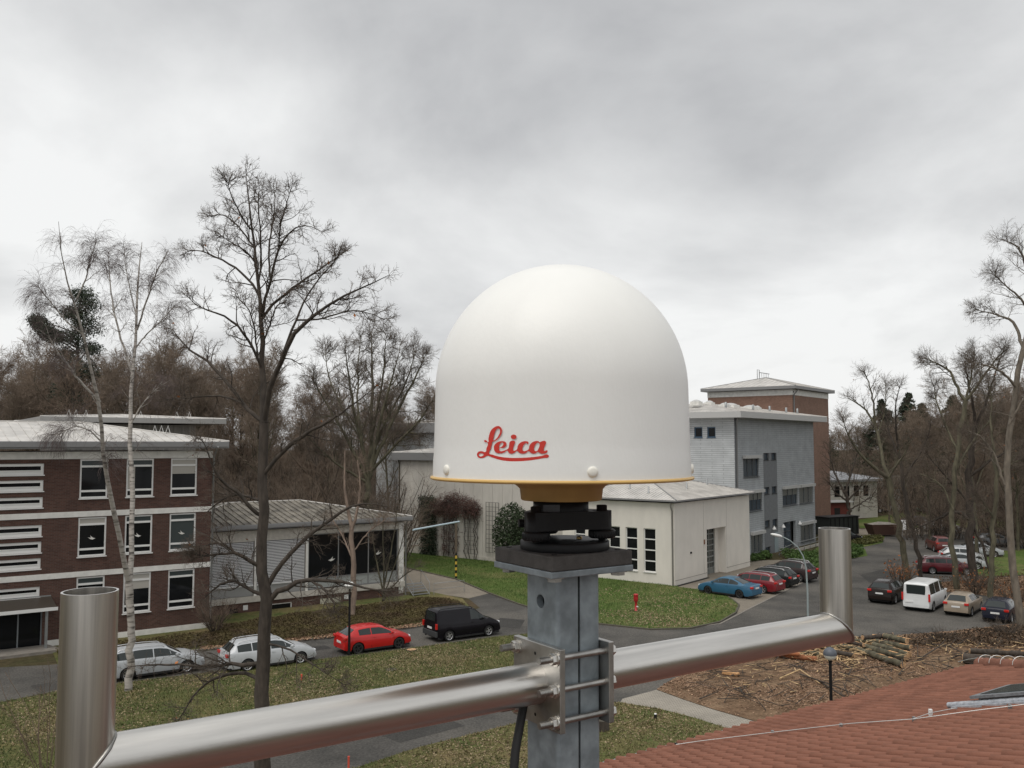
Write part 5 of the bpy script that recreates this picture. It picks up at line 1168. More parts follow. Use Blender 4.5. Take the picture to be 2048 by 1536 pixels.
TA = [[(1818,1168,13),(1811,1125,12),(1795,1039,11),(1787,1003,10),(1777,956,10)],[(1777,956,8),(1751,940,7),(1728,918,5.4),(1706,892,4),(1694,866,2.6),(1685,835,1)],[(1777,956,8),(1767,928,7),(1760,890,6),(1755,860,5),(1739,824,4),(1716,805,2.6),(1695,795,1)],
 [(1752,850,4.4),(1746,800,3.6),(1737,762,2.4),(1725,740,1)],[(1779,960,5),(1790,935,4.4),(1805,915,3),(1822,880,1.4)],[(1757,870,3),(1770,820,2.4),(1772,770,1)]]
traced_tree('leaning_tree', 'leaning bare tree with forked crown behind the white minibus', TA, 74.0, m_bark_g, m_twig, [(10,.2,45,2.6,.034,6,.15,.05,4),(7,.15,45,1.3,.014,5,.2,.04,3),(5,.15,42,.6,.009,4,.22,.03,3)], seed=12, leaves=30)
TB = [[(1842,1158,9),(1837,1125,9),(1829,1075,8),(1813,1019,7.4),(1805,960,6.6),(1797,900,5)],[(1797,905,5),(1792,860,4),(1790,810,2.4),(1800,770,1)],[(1806,965,4.6),(1825,930,3.6),(1850,890,2.4),(1862,850,1)],[(1800,920,4),(1780,870,3),(1770,830,1.4)]]
traced_tree('thin_tree', 'thinner bare tree right behind the leaning one, by the red estate', TB, 76.0, m_bark, m_twig, [(12,.2,45,2.4,.03,6,.15,.05,4),(7,.15,45,1.2,.013,5,.2,.04,3),(5,.15,42,.6,.009,4,.22,.03,3)], seed=13)
TC = [[(1914,1178,12),(1907,1125,11),(1905,1059,10),(1908,980,9.4),(1915,900,8.6),(1931,802,8)],[(1931,802,6.6),(1918,785,6),(1902,743,4.6),(1879,727,3.4),(1847,717,1)],[(1932,806,5),(1940,770,4.4),(1946,733,3.2),(1950,700,1)],[(1933,806,6),(1941,792,5.4),(1967,753,4.4),(1990,720,3.2),(2010,700,1)],[(1916,900,5),(1890,850,4),(1872,800,2.4),(1868,770,1)],[(1912,940,5),(1940,890,4),(1970,850,3),(1995,830,1)],[(1907,1010,4),(1885,970,3.4),(1850,950,2.4),(1825,945,1)]]
traced_tree('vase_tree', 'bare tree with vase-shaped crown rising above the right woods', TC, 70.0, m_bark_g, m_twig, [(14,.2,46,2.4,.034,6,.16,.04,4),(9,.15,45,1.25,.014,5,.2,.04,3),(6,.15,42,.6,.010,4,.22,.03,3)], seed=14)
TD = [[(1950,1172,16),(1943,1100,15),(1939,1039,14),(1937,972,13),(1942,900,11),(1950,850,9)],[(1950,855,7),(1945,800,5),(1935,760,3),(1930,720,1)],[(1950,860,7),(1975,800,5),(1990,750,3),(2010,690,1)],[(1938,1040,8),(1915,1020,6.4),(1880,1035,5),(1850,1050,3.4),(1820,1060,1.4)],[(1940,960,6),(1980,920,4.6),(2020,900,3),(2048,895,1)],[(1938,1000,5),(1900,960,4),(1870,930,2.4),(1850,900,1)],[(1939,1045,6),(1965,1090,5),(1978,1140,4),(1985,1180,2)]]
traced_tree('dark_tree', 'thick dark bare trunk standing right of the dark red estate', TD, 72.0, m_bark, m_twig, [(16,.15,48,2.8,.03,6,.17,.02,4),(9,.15,45,1.4,.014,5,.22,.02,3),(6,.15,42,.7,.010,4,.24,.02,3)], seed=15, leaves=50)
TE = [[(2046,1275,17),(2040,1250,15),(2022,1090,13),(2010,970,12),(2018,850,11),(2048,700,10),(2075,550,8),(2090,420,4)],[(2050,690,7),(2030,645,5.4),(2016,635,4.6),(1987,629,3),(1951,619,1)],[(2068,590,6),(2050,530,4.6),(2045,505,4),(2029,486,2.6),(1998,478,1)],[(2060,640,5),(2035,590,4),(2010,570,2.6),(1985,545,1)],[(2012,960,5),(1985,900,4),(1960,870,3),(1930,860,1)],[(2030,780,6),(2000,740,4.4),(1970,730,3),(1940,725,1)],[(2020,840,5),(2045,800,4),(2080,780,2)],[(2055,660,5),(2085,640,4),(2110,600,2)]]
traced_tree('pale_tree', 'tall pale-barked tree at the right edge beside the dark blue hatchback', TE, 55.5, mat('pale_grey_bark', (.17,.145,.115), .95, var=.35, vscale=4, stretch=(1,1,.35)), m_twig, [(16,.12,48,2.2,.026,6,.17,.03,4),(9,.15,45,1.05,.012,5,.22,.03,3),(6,.15,42,.5,.0075,4,.24,.03,3)], seed=16)
TF = [[(1980,1195,11),(1982,1140,10),(1988,1060,9),(1992,980,8),(1988,900,6)],[(1988,905,5),(1980,850,4),(1985,800,2.4),(1975,760,1)],[(1990,960,4.4),(2015,930,3.4),(2040,920,2)],[(1989,1040,4),(1965,1000,3),(1950,990,1.4)]]
traced_tree('grey_tree', 'bare grey tree between the thick dark trunk and the pale trunk', TF, 66.0, m_bark_g, m_twig, [(16,.12,48,2.6,.026,6,.17,.02,4),(9,.15,45,1.3,.013,5,.22,.02,3),(6,.15,42,.6,.009,4,.24,.02,3)], seed=17, leaves=30)
TG = [[(1700,1046,8),(1697,1020,7),(1692,985,6)],[(1692,990,5),(1675,960,4),(1662,925,2.6),(1655,890,1)],[(1692,988,5),(1700,950,4),(1712,915,2.6),(1722,890,1)],[(1695,1005,4),(1720,975,3),(1745,950,1.4)],[(1694,1000,4),(1670,985,3),(1658,965,1.2)],[(1698,1020,3.4),(1725,1005,2.6),(1750,990,1)]]
traced_tree('spreading_tree', 'small spreading bare tree in front of the far white building', TG, 118.0, m_bark, m_twig, [(9,.2,45,3.0,.05,6,.15,.04,4),(6,.15,45,1.5,.022,5,.2,.03,3),(4,.15,42,.8,.016,4,.22,.03,3)], seed=18)

# ---- woods: a few grown trees, copied
def wild_tree(seed, Ht, bark, twig, spread=1., low=.28, tw=1.):
    rng = np.random.default_rng(seed); z = np.linspace(0, Ht*.8, 12); P = np.zeros((1, 12, 3)); P[0, :, 2] = z; P[0, 2:, :2] += np.cumsum(rng.normal(size=(10, 2))*.10, 0)
    Rr = np.linspace(.19, .05, 12)[None]
    L1, r1 = spawn(P, Rr, 24, low, 42, Ht*.34*spread, .075, 8, .10, .10, rng, .45); L2, r2 = spawn(L1, r1, 8, .2, 42, Ht*.13, .034*tw, 6, .15, .06, rng); L3, r3 = spawn(L2, r2, 7, .15, 42, Ht*.06, .021*tw, 4, .2, .04, rng, rmin=.016*tw); L4, r4 = spawn(L3, r3, 4, .2, 40, Ht*.035, .015*tw, 3, .2, .03, rng, rmin=.013*tw)
    t = thing('bare_tree', 'x', 'tree'); tubes('trunk', [(P, Rr, 8), (L1, r1, 5)], bark, t); tubes('crown', [(L2, r2, 3), (L3, r3, 3), (L4, r4, 3)], twig, t); return t
def thicket(seed, twig):
    rng = np.random.default_rng(seed); M = 34; P = np.zeros((M, 7, 3)); a = rng.random(M)*6.28; r = rng.random(M)**.5*1.9; P[:, 0, :2] = np.stack([r*np.cos(a), r*np.sin(a)], 1)
    d = nrm(np.stack([np.cos(a)*.35, np.sin(a)*.35, np.ones(M)], 1))
    L = rng.uniform(2.5, 5.5, M)
    for i in range(1, 7): d = nrm(d+rng.normal(size=(M, 3))*.12); P[:, i] = P[:, i-1]+d*(L/6)[:, None]
    Rr = np.linspace(.035, .012, 7)[None].repeat(M, 0); L2, r2 = spawn(P, Rr, 10, .12, 42, 1.5, .018, 5, .18, .02, rng); L3, r3 = spawn(L2, r2, 6, .15, 42, .8, .013, 4, .2, .02, rng)
    t = thing('thicket', 'x', 'bush'); tubes('stems', [(P, Rr, 4)], m_bark, t); tubes('twigs', [(L2, r2, 3), (L3, r3, 3)], twig, t); return t
protos = [wild_tree(31, 20, m_bark_g, m_twig_f), wild_tree(32, 20, m_bark_g, m_twig_f, .85, .35), wild_tree(33, 20, m_bark, m_twig_r, 1.1, .2)]
rs = random.Random(21); used = set()
def put(pool, k, loc, s, label, group, sz=None):
    pr = pool[k]
    if pr.name in used: o = copy_tree(pr)
    else: o = pr; used.add(pr.name)
    o.location = loc; o.rotation_euler = (0, 0, rs.uniform(0, 6.28)); o.scale = (s, s, sz or s); o['label'] = label; o['group'] = group
lab, grp = 'bare brown woodland tree standing behind the left-hand buildings', 'woodland trees behind the brick building and annex'
i = 0
for Yd, us, vt in ((92, range(-60,900,105), 700), (104, range(-20,900,110), 668), (118, range(-70,880,95), 672), (138, range(-40,900,85), 690), (165, range(-60,960,62), 735), (200, range(-60,960,55), 760)):
    for u in us:
        u_ = u + rs.uniform(-30,30); v_ = vt + rs.uniform(-30,40) + (95 if u > 560 else 0) + (35 if u < 40 else 0); y = Yd + rs.uniform(-4,5)
        p = at(u_, v_, y)
        if Yd < 100 and u_ > 470: continue
        put(protos, i % 3, (p.x, y, 0), p.z/20.5, lab, grp); i += 1
lab, grp = 'bare brown woodland tree standing beyond the right-hand car park', 'woodland trees beyond the right-hand car park'
for Yd, us, vt in ((92, range(1960,2260,75), 760), (105, range(1870,2240,70), 780), (128, range(1790,2220,55), 800), (150, range(1740,2200,55), 815), (165, range(1668,2200,48), 836), (195, range(1660,2200,42), 842)):
    for u in us:
        u_ = u + rs.uniform(-22,22); v_ = vt + rs.uniform(-18,26) - (30 if u > 1950 else 0); y = Yd + rs.uniform(-6,6); p = at(u_, v_, y)
        put(protos, i % 3, (p.x, y, 0), p.z/20.5, lab, grp); i += 1
lab, grp = 'bare woodland tree added unseen behind the viewpoint for reflections', 'unseen trees added behind the viewpoint for reflections'  # unseen trees added to give glass, paint and steel dark surroundings to reflect
for k in range(34):
    a = R(98+k*164/33*1.0); r_ = 48+rs.uniform(0,16); put(protos, k % 3, (r_*1.25*math.sin(a), r_*math.cos(a)*1.0-14, 0), rs.uniform(.85,1.1), lab, grp)
thk = [thicket(41, m_twig_r), thicket(42, m_twig_f)]
lab, grp = 'brown leafless thicket growing among the trees at right', 'thickets among the right-hand trees'
for Yd, us, hh in ((140, range(1672,2150,34), 1.7), (112, range(1840,2200,40), 1.5), (95, range(1960,2200,60), 1.1), (175, range(1665,2150,40), 2.0), (215, range(1380,2150,32), 2.6)):
    for u in us:
        u_ = u + rs.uniform(-15,15); y = Yd + rs.uniform(-5,5); p = at(u_, 900, y)
        if Yd == 140 and 1700 < u_ < 1830: y += 14
        put(thk, i % 2, (p.x*y/Yd, y, 0), hh*rs.uniform(.8,1.2), lab, grp); i += 1
lab, grp = 'brown leafless thicket growing behind the annex and brick building', 'thickets behind the left-hand buildings'
for Yd, us, hh in ((86, range(440,860,48), 1.5), (100, range(-20,880,60), 2.0), (78, range(450,720,60), 1.2), (125, range(-20,960,40), 2.4), (180, range(-20,960,34), 2.6)):
    for u in us:
        u_ = u + rs.uniform(-15,15); y = Yd + rs.uniform(-3,4); p = at(u_, 900, y)
        if 780 < u_ and y < 99: continue
        put(thk, i % 2, (p.x, y, 0), hh*rs.uniform(.8,1.2), lab, grp); i += 1

# ---- evergreens
m_needle = mat('dark_conifer', (.034,.048,.026), .8, var=.45, vscale=.6)
def conifer(name, label, u, vbase_y, vtop, shape, seed, group=None, width=.2):
    rng = np.random.default_rng(seed); p = at(u, vtop, vbase_y); Ht = p.z; t = thing(name, label, 'tree', (p.x, vbase_y, 0), 0, group)
    MB().tube([(0,0,0),(0,0,Ht*.5),(0,0,Ht*.97)], [.28,.2,.03], 8).build('trunk', m_bark, t)
    pts = []
    if shape == 'spruce':
        n = 170
        for k in range(n):
            f = rng.random()**.8; z = Ht*(.45+.55*f); L = Ht*width*(1-f)*rng.uniform(.7,1.15)+.45; a = rng.random()*6.28; m_ = 60
            s = rng.random(m_); pts.append(np.stack([np.cos(a)*L*s, np.sin(a)*L*s, z-.25*L*s], 1)+rng.normal(size=(m_, 3))*(.12+.22*s[:, None]*(1-f)))
    else:
        bl = [(0,.97,.5,1.1),(-.9,.90,.2,1.0),(.8,.93,.1,1.2),(-3.6,.83,0,.9),(-2.6,.80,0,.8),(-4.6,.87,0,.6),(.7,.84,.3,1.4),(-.5,.80,-.4,1.3),(1.3,.76,0,1.0),(0,.70,.2,1.5),(-1.5,.74,.3,1.0),(-3.0,.815,0,.8),(-4.1,.85,0,.7),(.2,.88,0,1.4),(-.3,.66,0,1.6),(.9,.66,.3,1.2),(-1.2,.60,0,1.4),(.4,.56,0,1.5)]
        lb = MB()
        for x, zf, y, r in bl:
            pts.append(np.array([x, y, zf*Ht])+nrm(rng.normal(size=(1300, 3)))*np.array([r*1.35, r*1.35, r*.7])*rng.random((1300, 1))**.5+rng.normal(size=(1300, 3))*.22)
            lb.tube([(0,0,zf*Ht-1.6),(x*.5,y*.5,zf*Ht-.7),(x,y,zf*Ht)], [.09,.06,.03], 5)
        lb.build('limbs', m_bark, t)
    V, F = quads_cloud(np.concatenate(pts), .24 if shape == 'spruce' else .15, rng, 0, .3); link('crown', raw_mesh('crown', V, F, m_needle), t)
conifer('pine_tree', 'dark green pine rising behind the birch, its limb reaching left', 160, 96, 572, 'pine', 3)
for q, (u, y, v) in enumerate(((1765,150,800),(1817,152,788),(1843,160,808),(1905,158,792),(1640,190,846))):
    conifer('spruce_tree', ['dark spruce just right of the brick tower, left of the other conifers','tallest dark spruce on the right-hand skyline','small dark spruce right beside the tallest one','dark spruce standing behind the vase-shaped tree','distant dark spruce at the foot of the brick tower'][q], u, y, v, 'spruce', 60+q, 'dark spruces on the right-hand skyline', .30)
# ---- hedges, climbers, ground cover, fallen leaves
def plant(name, label, cat, loc, V, F, m, part='foliage', group=None, extra=None):
    t = thing(name, label, cat, loc, 0, group); V = V - np.array([loc[0], loc[1], 0])
    link(part, raw_mesh(part, V, F, m), t); return t
m_ivy = mat('ivy_leaves', (.032,.048,.024), .7, var=.5, vscale=2)
m_vine = mat('red_brown_vine', (.15,.085,.07), .9, var=.45, vscale=1.5)
m_hedge = mat('hedge_leaves', (.055,.105,.018), .7, var=.4, vscale=1.5)
Mh = Matrix.Translation((o3.x, o3.y, 0)) @ Matrix.Rotation(rz(A2), 4, 'Z')
def hall_pts(y0, y1, z0, z1, n, d=.35, seed=1, top=None):
    rng = np.random.default_rng(seed); y = 32.9 + rng.uniform(y0, y1, n); z = rng.uniform(z0, z1, n); x = 2.54 - rng.random(n)*d; y += rng.normal(size=n)*.13; z += rng.normal(size=n)*.12 - (0 if top is None else top*((y-32.9-(y0+y1)/2)/((y1-y0)/2))**2*(z > (z0+z1)/2)); z = np.maximum(z, .02)
    P = np.stack([x, y, z, np.ones(n)], 1); return (P @ np.array(Mh).T)[:, :3]
hp = lambda y, z=0, x=2.4: Mh @ Vector((x, 32.9+y, z))
rng = np.random.default_rng(77)
P1 = np.concatenate([hall_pts(-4.5,-2.4,.0,2.9,2600,.5,1), hall_pts(-4.4,-2.3,3.2,6.0,2600,.6,2)])
V, F = quads_cloud(P1, .09, rng); plant('ivy_column', 'dark green ivy column on the hall wall, left of the red-brown vine', 'ivy', hp(-3.4), V, F, m_ivy)
P2 = hall_pts(-10.3,-4.3,4.3,6.2,1300,.7,3,.7); st = P2.reshape(-1,1,3) + np.cumsum(np.random.default_rng(4).normal(size=(len(P2),5,3))*.16, 1)
tv = thing('wall_vine', 'leafless red-brown climbing vine bridging the trellises on the hall wall', 'vine', hp(-7)); tubes('tangle', [(st, np.full((len(P2),5), .014), 3)], m_vine, tv, hp(-7))
sp2 = np.array([[tuple(hp(yy + .25*math.sin(3*k+yy), z)) for k, z in enumerate(np.linspace(.1, 5, 8))] for yy in (-9.6,-8.9,-8.4,-6.9,-6.2,-5.6,-9.9,-7.3)])
tubes('stems', [(sp2, np.full((8,8), .035), 5)], m_bark, tv, hp(-7))
P2b = hall_pts(-7.3,-5.2,.2,4.2,260,.25,5); st = P2b.reshape(-1,1,3) + np.cumsum(np.random.default_rng(6).normal(size=(260,5,3))*.18, 1); tubes('tangle', [(st, np.full((260,5), .013), 3)], m_vine, tv, hp(-7))
m_trel = mat('grey_timber', (.17,.165,.15), .8)
for q, (y0, y1, z0, z1) in enumerate(((-7.25,-5.45,.3,4.3),(-10.0,-8.3,.6,4.4),(-12.7,-11.1,.9,5.75))):
    t = thing('trellis', ['grey trellis on the hall wall behind the striped post','grey trellis under the right end of the red-brown vine','tall bare grey trellis between vine and evergreen bush'][q], 'trellis', hp((y0+y1)/2), rz(A2), 'trellises on the hall wall')
    w = (y1-y0)/2; n = 4
    for i in range(n+1): MB().box(-.02,.02,-w+2*w*i/n-.02,-w+2*w*i/n+.02,z0,z1).build('upright', m_trel, t)
    m_ = int((z1-z0)/.42)
    for i in range(m_+1): zz = z0+(z1-z0)*i/m_; MB().box(-.05,-.021,-w,w,zz-.02,zz+.02).build('crosspiece', m_trel, t)
P3 = hp(-15.3, 0, 1.2); c0 = np.array([P3.x, P3.y, 2.9]); pts = c0 + nrm(rng.normal(size=(6000,3)))*np.array([1.9,1.9,3.1])*rng.random((6000,1))**.35; pts = pts[pts[:, 2] > .1]
V, F = quads_cloud(pts, .11, rng); t = plant('evergreen_bush', 'tall dark evergreen bush against the hall wall behind the mast plate', 'bush', P3, V, F, mat('evergreen_leaves', (.030,.050,.018), .7, var=.5, vscale=1.5)); MB().tube([(0,0,0),(0,0,3)], .08, 6).build('stem', m_bark, t)
def mound(name, label, pix, h, n, m, size=.07, kind=None, seed=1, jag=.12):
    rng = np.random.default_rng(seed); poly = GP(pix); p = in_poly(poly, n, rng); z = rng.random(n)**.5*h*(.75+.25*np.sin(p[:, 0]*1.3)*np.cos(p[:, 1]*1.7)) + .03
    V, F = quads_cloud(np.c_[p, z], size, rng); c = gp(*np.mean(np.array(pix), 0))
    if kind: o = link(name, raw_mesh(name, V, F, m)); return props(o, label, 'ground cover', None, kind)
    return plant(name, label, 'hedge', c, V, F, m)
mound('low_hedge', 'low green hedge beside the brown off-roader by the street lamp', [(1588,1142),(1640,1152),(1650,1130),(1632,1112),(1560,1114),(1590,1128)], .9, 7000, m_hedge, .09, seed=2)
mound('low_hedge', 'rounded green hedge just right of the steel upright tube', [(1678,1116),(1708,1118),(1728,1109),(1724,1100),(1690,1097)], .8, 5000, m_hedge, .11, seed=3)
mound('low_hedge', 'yellowish low hedge behind the rounded green one', [(1690,1092),(1740,1090),(1768,1084),(1760,1077),(1700,1078)], .6, 4000, mat('olive_hedge', (.085,.085,.022), .8, var=.4, vscale=1.5), .12, seed=4)
mound('low_hedge', 'low green hedge at the corner of the white garage', [(1500,1126),(1545,1118),(1535,1110),(1503,1114)], .6, 2500, m_hedge, .1, seed=5)
m_gcover = mat('brown_ground_cover', (.105,.085,.030), .9, var=.55, vscale=.7, col2=(.07,.045,.022))
S2 = [(130,1331),(250,1315),(400,1298),(537,1286),(675,1271),(845,1249),(935,1222),(915,1205),(850,1198),(807,1206),(600,1230),(440,1258),(425,1268),(110,1307)]
mound('ground_cover', 'brown-green low ground cover along the brick building and annex', S2, .34, 60000, m_gcover, .055, 'stuff', 7)
mound('ground_cover', 'brown brush and dead stalks on the wooded bank', PX_BANK, .6, 9000, mat('dead_brush', (.12,.068,.035), .9, var=.5, vscale=1), .08, 'stuff', 8)
mound('ground_cover', 'dead brush along the edge of the lot and the logs', [(1700,1288),(1900,1276),(2060,1255),(2300,1240),(2400,1300),(2060,1300),(1850,1296)], .5, 9000, mat('dark_dead_brush', (.075,.05,.03), .9, var=.5, vscale=1), .075, 'stuff', 18)
def m_leafmat(name, a, b):
    m = bpy.data.materials.new(name); m.use_nodes = True; nt = m.node_tree; N = nt.nodes.new; L = nt.links.new; bs = nt.nodes['Principled BSDF']; bs.inputs['Roughness'].default_value = .8
    tc = N('ShaderNodeTexCoord'); n = N('ShaderNodeTexNoise'); n.inputs['Scale'].default_value = 7; n.inputs['Detail'].default_value = 2; L(tc.outputs['Object'], n.inputs['Vector'])
    r = N('ShaderNodeValToRGB'); r.color_ramp.elements[0].position = .35; r.color_ramp.elements[0].color = (*a, 1); r.color_ramp.elements[1].position = .65; r.color_ramp.elements[1].color = (*b, 1); L(n.outputs['Fac'], r.inputs[0]); L(r.outputs[0], bs.inputs['Base Color']); return m
m_leaf = m_leafmat('fallen_leaves_tan', (.17,.115,.06), (.40,.315,.195))
m_leaf2 = m_leafmat('fallen_leaves_rust', (.15,.08,.045), (.40,.26,.165))
def scatter(name, label, pix, n, size, m, z=.06, seed=1, clump=True, fade=None):
    rng = np.random.default_rng(seed); p = in_poly(GP(pix), n*2 if clump else n, rng)
    if clump:
        d = np.sin(p[:, 0]*.55+1.3*np.sin(p[:, 1]*.31))*np.cos(p[:, 1]*.47+.9*np.sin(p[:, 0]*.23)); k = rng.random(len(p)) < np.clip(.42+.75*d+.25*np.sin(p[:, 0]*2.1)*np.sin(p[:, 1]*1.7), .06, 1); p = p[k][:n]
    if fade: p = p[rng.random(len(p)) < np.clip((fade[0]-p[:, 1])/fade[1], 0, 1)]
    V, F = quads_cloud(np.c_[p, np.full(len(p), z)+rng.random(len(p))*.02], size, rng, .75, .7)
    o = link(name, raw_mesh(name, V, F, m)); return props(o, label, 'leaves', None, 'stuff')
scatter('fallen_leaves', 'tan fallen leaves scattered over the island lawn', PX_ISLAND, 25000, .047, m_leaf, seed=1)
scatter('fallen_leaves', 'tan fallen leaves scattered over the nearest lawn', PX_SOUTH, 14000, .045, m_leaf, seed=2)
scatter('fallen_leaves', 'pale fallen leaves near the kerb of the hall lawn', [(1050,1205),(1197,1246),(1300,1257),(1380,1255),(1440,1242),(1470,1224),(1475,1212),(1400,1180),(1180,1165)], 10000, .055, m_leaf, seed=3, fade=(73, 17))
scatter('fallen_leaves', 'rust brown fallen leaves covering the cleared bank', PX_LITTER, 60000, .045, m_leaf2, .05, 4, True)
scatter('fallen_leaves', 'rust brown fallen leaves on the wooded bank', PX_BANK, 9000, .09, m_leaf2, .05, 5, False)
scatter('fallen_leaves', 'leaves drifted along the far edge of the road', [(400,1303),(675,1277),(853,1254),(850,1247),(675,1269),(400,1296)], 2600, .06, m_leaf2, .1, 6, False)
def grass(name, label, pix, n, h, m, seed, z0=.05):
    rng = np.random.default_rng(seed); p = in_poly(GP(pix), n, rng); a = rng.random(n)*6.28; w = .012+.012*rng.random(n); hh = h*rng.uniform(.5,1.3,n); lean = rng.normal(size=(n,2))*h*.5
    b = np.c_[p, np.full(n, z0)]; dx = np.stack([np.cos(a)*w, np.sin(a)*w, 0*a], 1); V = np.stack([b-dx, b+dx, b+np.c_[lean, hh]], 1).reshape(-1, 3)
    return props(link(name, raw_mesh(name, V, np.arange(3*n).reshape(-1, 3), m)), label, 'grass', None, 'stuff')
grass('grass', 'short yellow-green grass of the island lawn', PX_ISLAND, 60000, .10, mat('grass_blades', (.14,.15,.05), .8, var=.5, vscale=.6, col2=(.06,.085,.022)), 1)
grass('grass', 'short olive grass of the nearest lawn', PX_SOUTH, 36000, .09, mat('olive_grass', (.17,.145,.06), .8, var=.5, vscale=.6, col2=(.075,.085,.026)), 2)
grass('grass', 'green grass of the lawn before the hall', PX_LAWN, 50000, .12, mat('green_grass', (.095,.155,.030), .8, var=.4, vscale=.4, col2=(.05,.085,.018)), 3)

# ---- bare shrubs near the brick building, sapling at lower left, leafy brush by the lot
def shrub(name, label, base, h, spread, nst, m_s, m_t, seed, leaves=None, rad=.012, k2=9):
    rng = np.random.default_rng(seed); M = nst; P = np.zeros((M,8,3)); a = rng.random(M)*6.28; d = nrm(np.stack([np.cos(a)*spread, np.sin(a)*spread, np.ones(M)], 1)); L = h*rng.uniform(.6,1.1,M); P[:, 0, :2] = np.stack([np.cos(a), np.sin(a)], 1)*.12
    for i in range(1, 8): d = nrm(d+rng.normal(size=(M,3))*.08); P[:, i] = P[:, i-1]+d*(L/7)[:, None]
    Rr = np.linspace(rad, rad*.4, 8)[None].repeat(M, 0); L2, r2 = spawn(P, Rr, k2, .15, 40, h*.28, rad*.5, 5, .15, .04, rng); L3, r3 = spawn(L2, r2, 5, .15, 42, h*.13, rad*.35, 4, .2, .02, rng)
    t = thing(name, label, 'bush', base); tubes('stems', [(P, Rr, 5)], m_s, t); tubes('twigs', [(L2, r2, 3), (L3, r3, 3)], m_t, t)
    if leaves:
        e = np.concatenate([L2[:, -1], L3[:, -1]]); e = e[rng.integers(0, len(e), leaves[0])]; V, F = quads_cloud(e, leaves[1], rng); props(link('withered_leaves', raw_mesh('withered_leaves', V, F, leaves[2]), t), kind='stuff')
    return t
shrub('bare_shrub', 'dense brown bare shrub at the right corner of the brick building', gp(428,1268), 2.1, .5, 40, m_bark, m_twig_r, 1, rad=.02, k2=12)
b_ = gp(92,1580); shrub('sapling', 'thin reddish multi-stemmed sapling behind the left upright tube', b_, 4.3, .22, 14, m_twig_r, m_twig_r, 2, rad=.016, k2=6)
m_rust = mat('rust_leaves', (.33,.12,.035))
shrub('leafy_brush', 'small brush with rust leaves by the dark crossover', gp(1795,1172), 2.2, .35, 18, m_bark, m_twig_r, 3, (150,.085,m_rust), .02)
shrub('leafy_brush', 'small brush with rust leaves left of the leaning trunk foot', gp(1812,1172), 1.9, .4, 16, m_bark, m_twig_r, 4, (120,.085,m_rust), .02)
shrub('bare_shrub', 'tangle of dead stalks on the bank behind the beige hatchback', gp(1950,1188), 2.2, .6, 34, m_bark, m_twig_r, 5, (130,.07,m_rust), .02)
shrub('bare_shrub', 'tangle of dead stalks on the bank behind the dark blue hatchback', gp(2030,1215), 2.2, .6, 30, m_bark, m_twig_r, 6, (100,.07,m_rust), .02)
shrub('bare_shrub', 'low dead stalks in front of the dark blue hatchback', gp(2010,1275), 1.4, .8, 40, m_bark, m_twig, 7, None, .014)
shrub('bare_shrub', 'low dead stalks by the lot edge behind the logs', gp(1890,1285), 1.0, .9, 40, m_bark, m_twig, 8, None, .012)

# ================================================================ STREET FURNITURE AND SMALL THINGS
def globe_lamp(label, loc, h, r, m_cap):
    t = thing('globe_lamp', label, 'lamp', loc); MB().tube([(0,0,0),(0,0,h-r*.8)], .06, 12).build('pole', m_black, t); MB().lathe([(.0601,h-r*1.25),(.09,h-r*.95),(.09,h-r*.9)], 12).build('collar', m_black, t)
    MB().lathe([(r*math.cos(q)*.98, h+r*math.sin(q)) for q in np.linspace(-1.25, -.06, 8)], 20).build('globe', mat('milky_globe', (.72,.70,.64), .3), t)
    MB().lathe([(r*1.04*math.cos(q), h+r*1.04*math.sin(q)) for q in np.linspace(-.12, 1.5708, 10)], 20).build('cap', m_cap, t)
pl_ = at(1662, 1420, 33.0); lp = gp(1664, 1478); d_ = lp.y
zz = at(1660, 1308, d_).z; globe_lamp('globe lamp with dark cap on black pole by the log pile', (lp.x, lp.y, 0), zz, 25/2*d_/1771, mat('blue_grey_cap', (.09,.10,.12), .5))
lp = gp(698, 1313); t = thing('path_lamp', 'slim dark path lamp with white mushroom cap beside the red car', 'lamp', lp); hz = at(698, 1173, lp.y).z
MB().tube([(0,0,0),(0,0,hz)], [.07,.055], 10).build('pole', m_black, t); MB().lathe([(.06,hz-.12),(.17,hz-.1),(.18,hz+.06)], 16).build('diffuser', m_fascia_l, t); MB().lathe([(.30,hz+.06),(.27,hz+.14),(.14,hz+.24),(0,hz+.28)], 20).build('cap', m_winframe, t)
lp = gp(1616, 1236); t = thing('street_lamp', 'curved grey street lamp with white head before the grey building', 'lamp', lp); y_ = lp.y
Q = lambda u, v: at(u, v, y_) - lp
pts = [Vector((0,0,0)), Q(1615,1180), Q(1612,1135), Q(1606,1112), Q(1596,1095), Q(1580,1081), Q(1562,1072)]
MB().tube(pts, [.065,.06,.05,.045,.04,.036,.036], 10).build('pole', mat('painted_steel_pole', (.30,.35,.35), .5), t)
a_, b2 = Q(1564,1073), Q(1541,1068); dd = b2-a_; hd_ = MB(); prof = [(0,.05,.05),(.15,.10,.09),(.5,.15,.11),(.85,.13,.08),(1,.02,.02)]; vs = []; n = 12
for f_, w_, h_ in prof:
    c = a_+dd*f_
    for j in range(n): q = 2*math.pi*j/n; vs.append(c+Vector((0, w_*math.cos(q), h_*math.sin(q))))
hd_.add(vs, [(i*n+j,i*n+(j+1)%n,(i+1)*n+(j+1)%n,(i+1)*n+j) for i in range(4) for j in range(n)], 0, True); hd_.build('lamp_head', m_winframe, t)
hy = gp(1272, 1223); t = thing('hydrant', 'red pillar hydrant standing on the lawn before the garage', 'hydrant', hy)
MB().lathe([(.16,0),(.16,.06),(.085,.08),(.085,.62),(.11,.66),(.15,.72),(.16,.95),(.15,1.08),(.165,1.10),(.165,1.17),(.10,1.20),(0,1.2)], 16).build('body', mat('hydrant_red', (.42,.02,.025), .4), t)
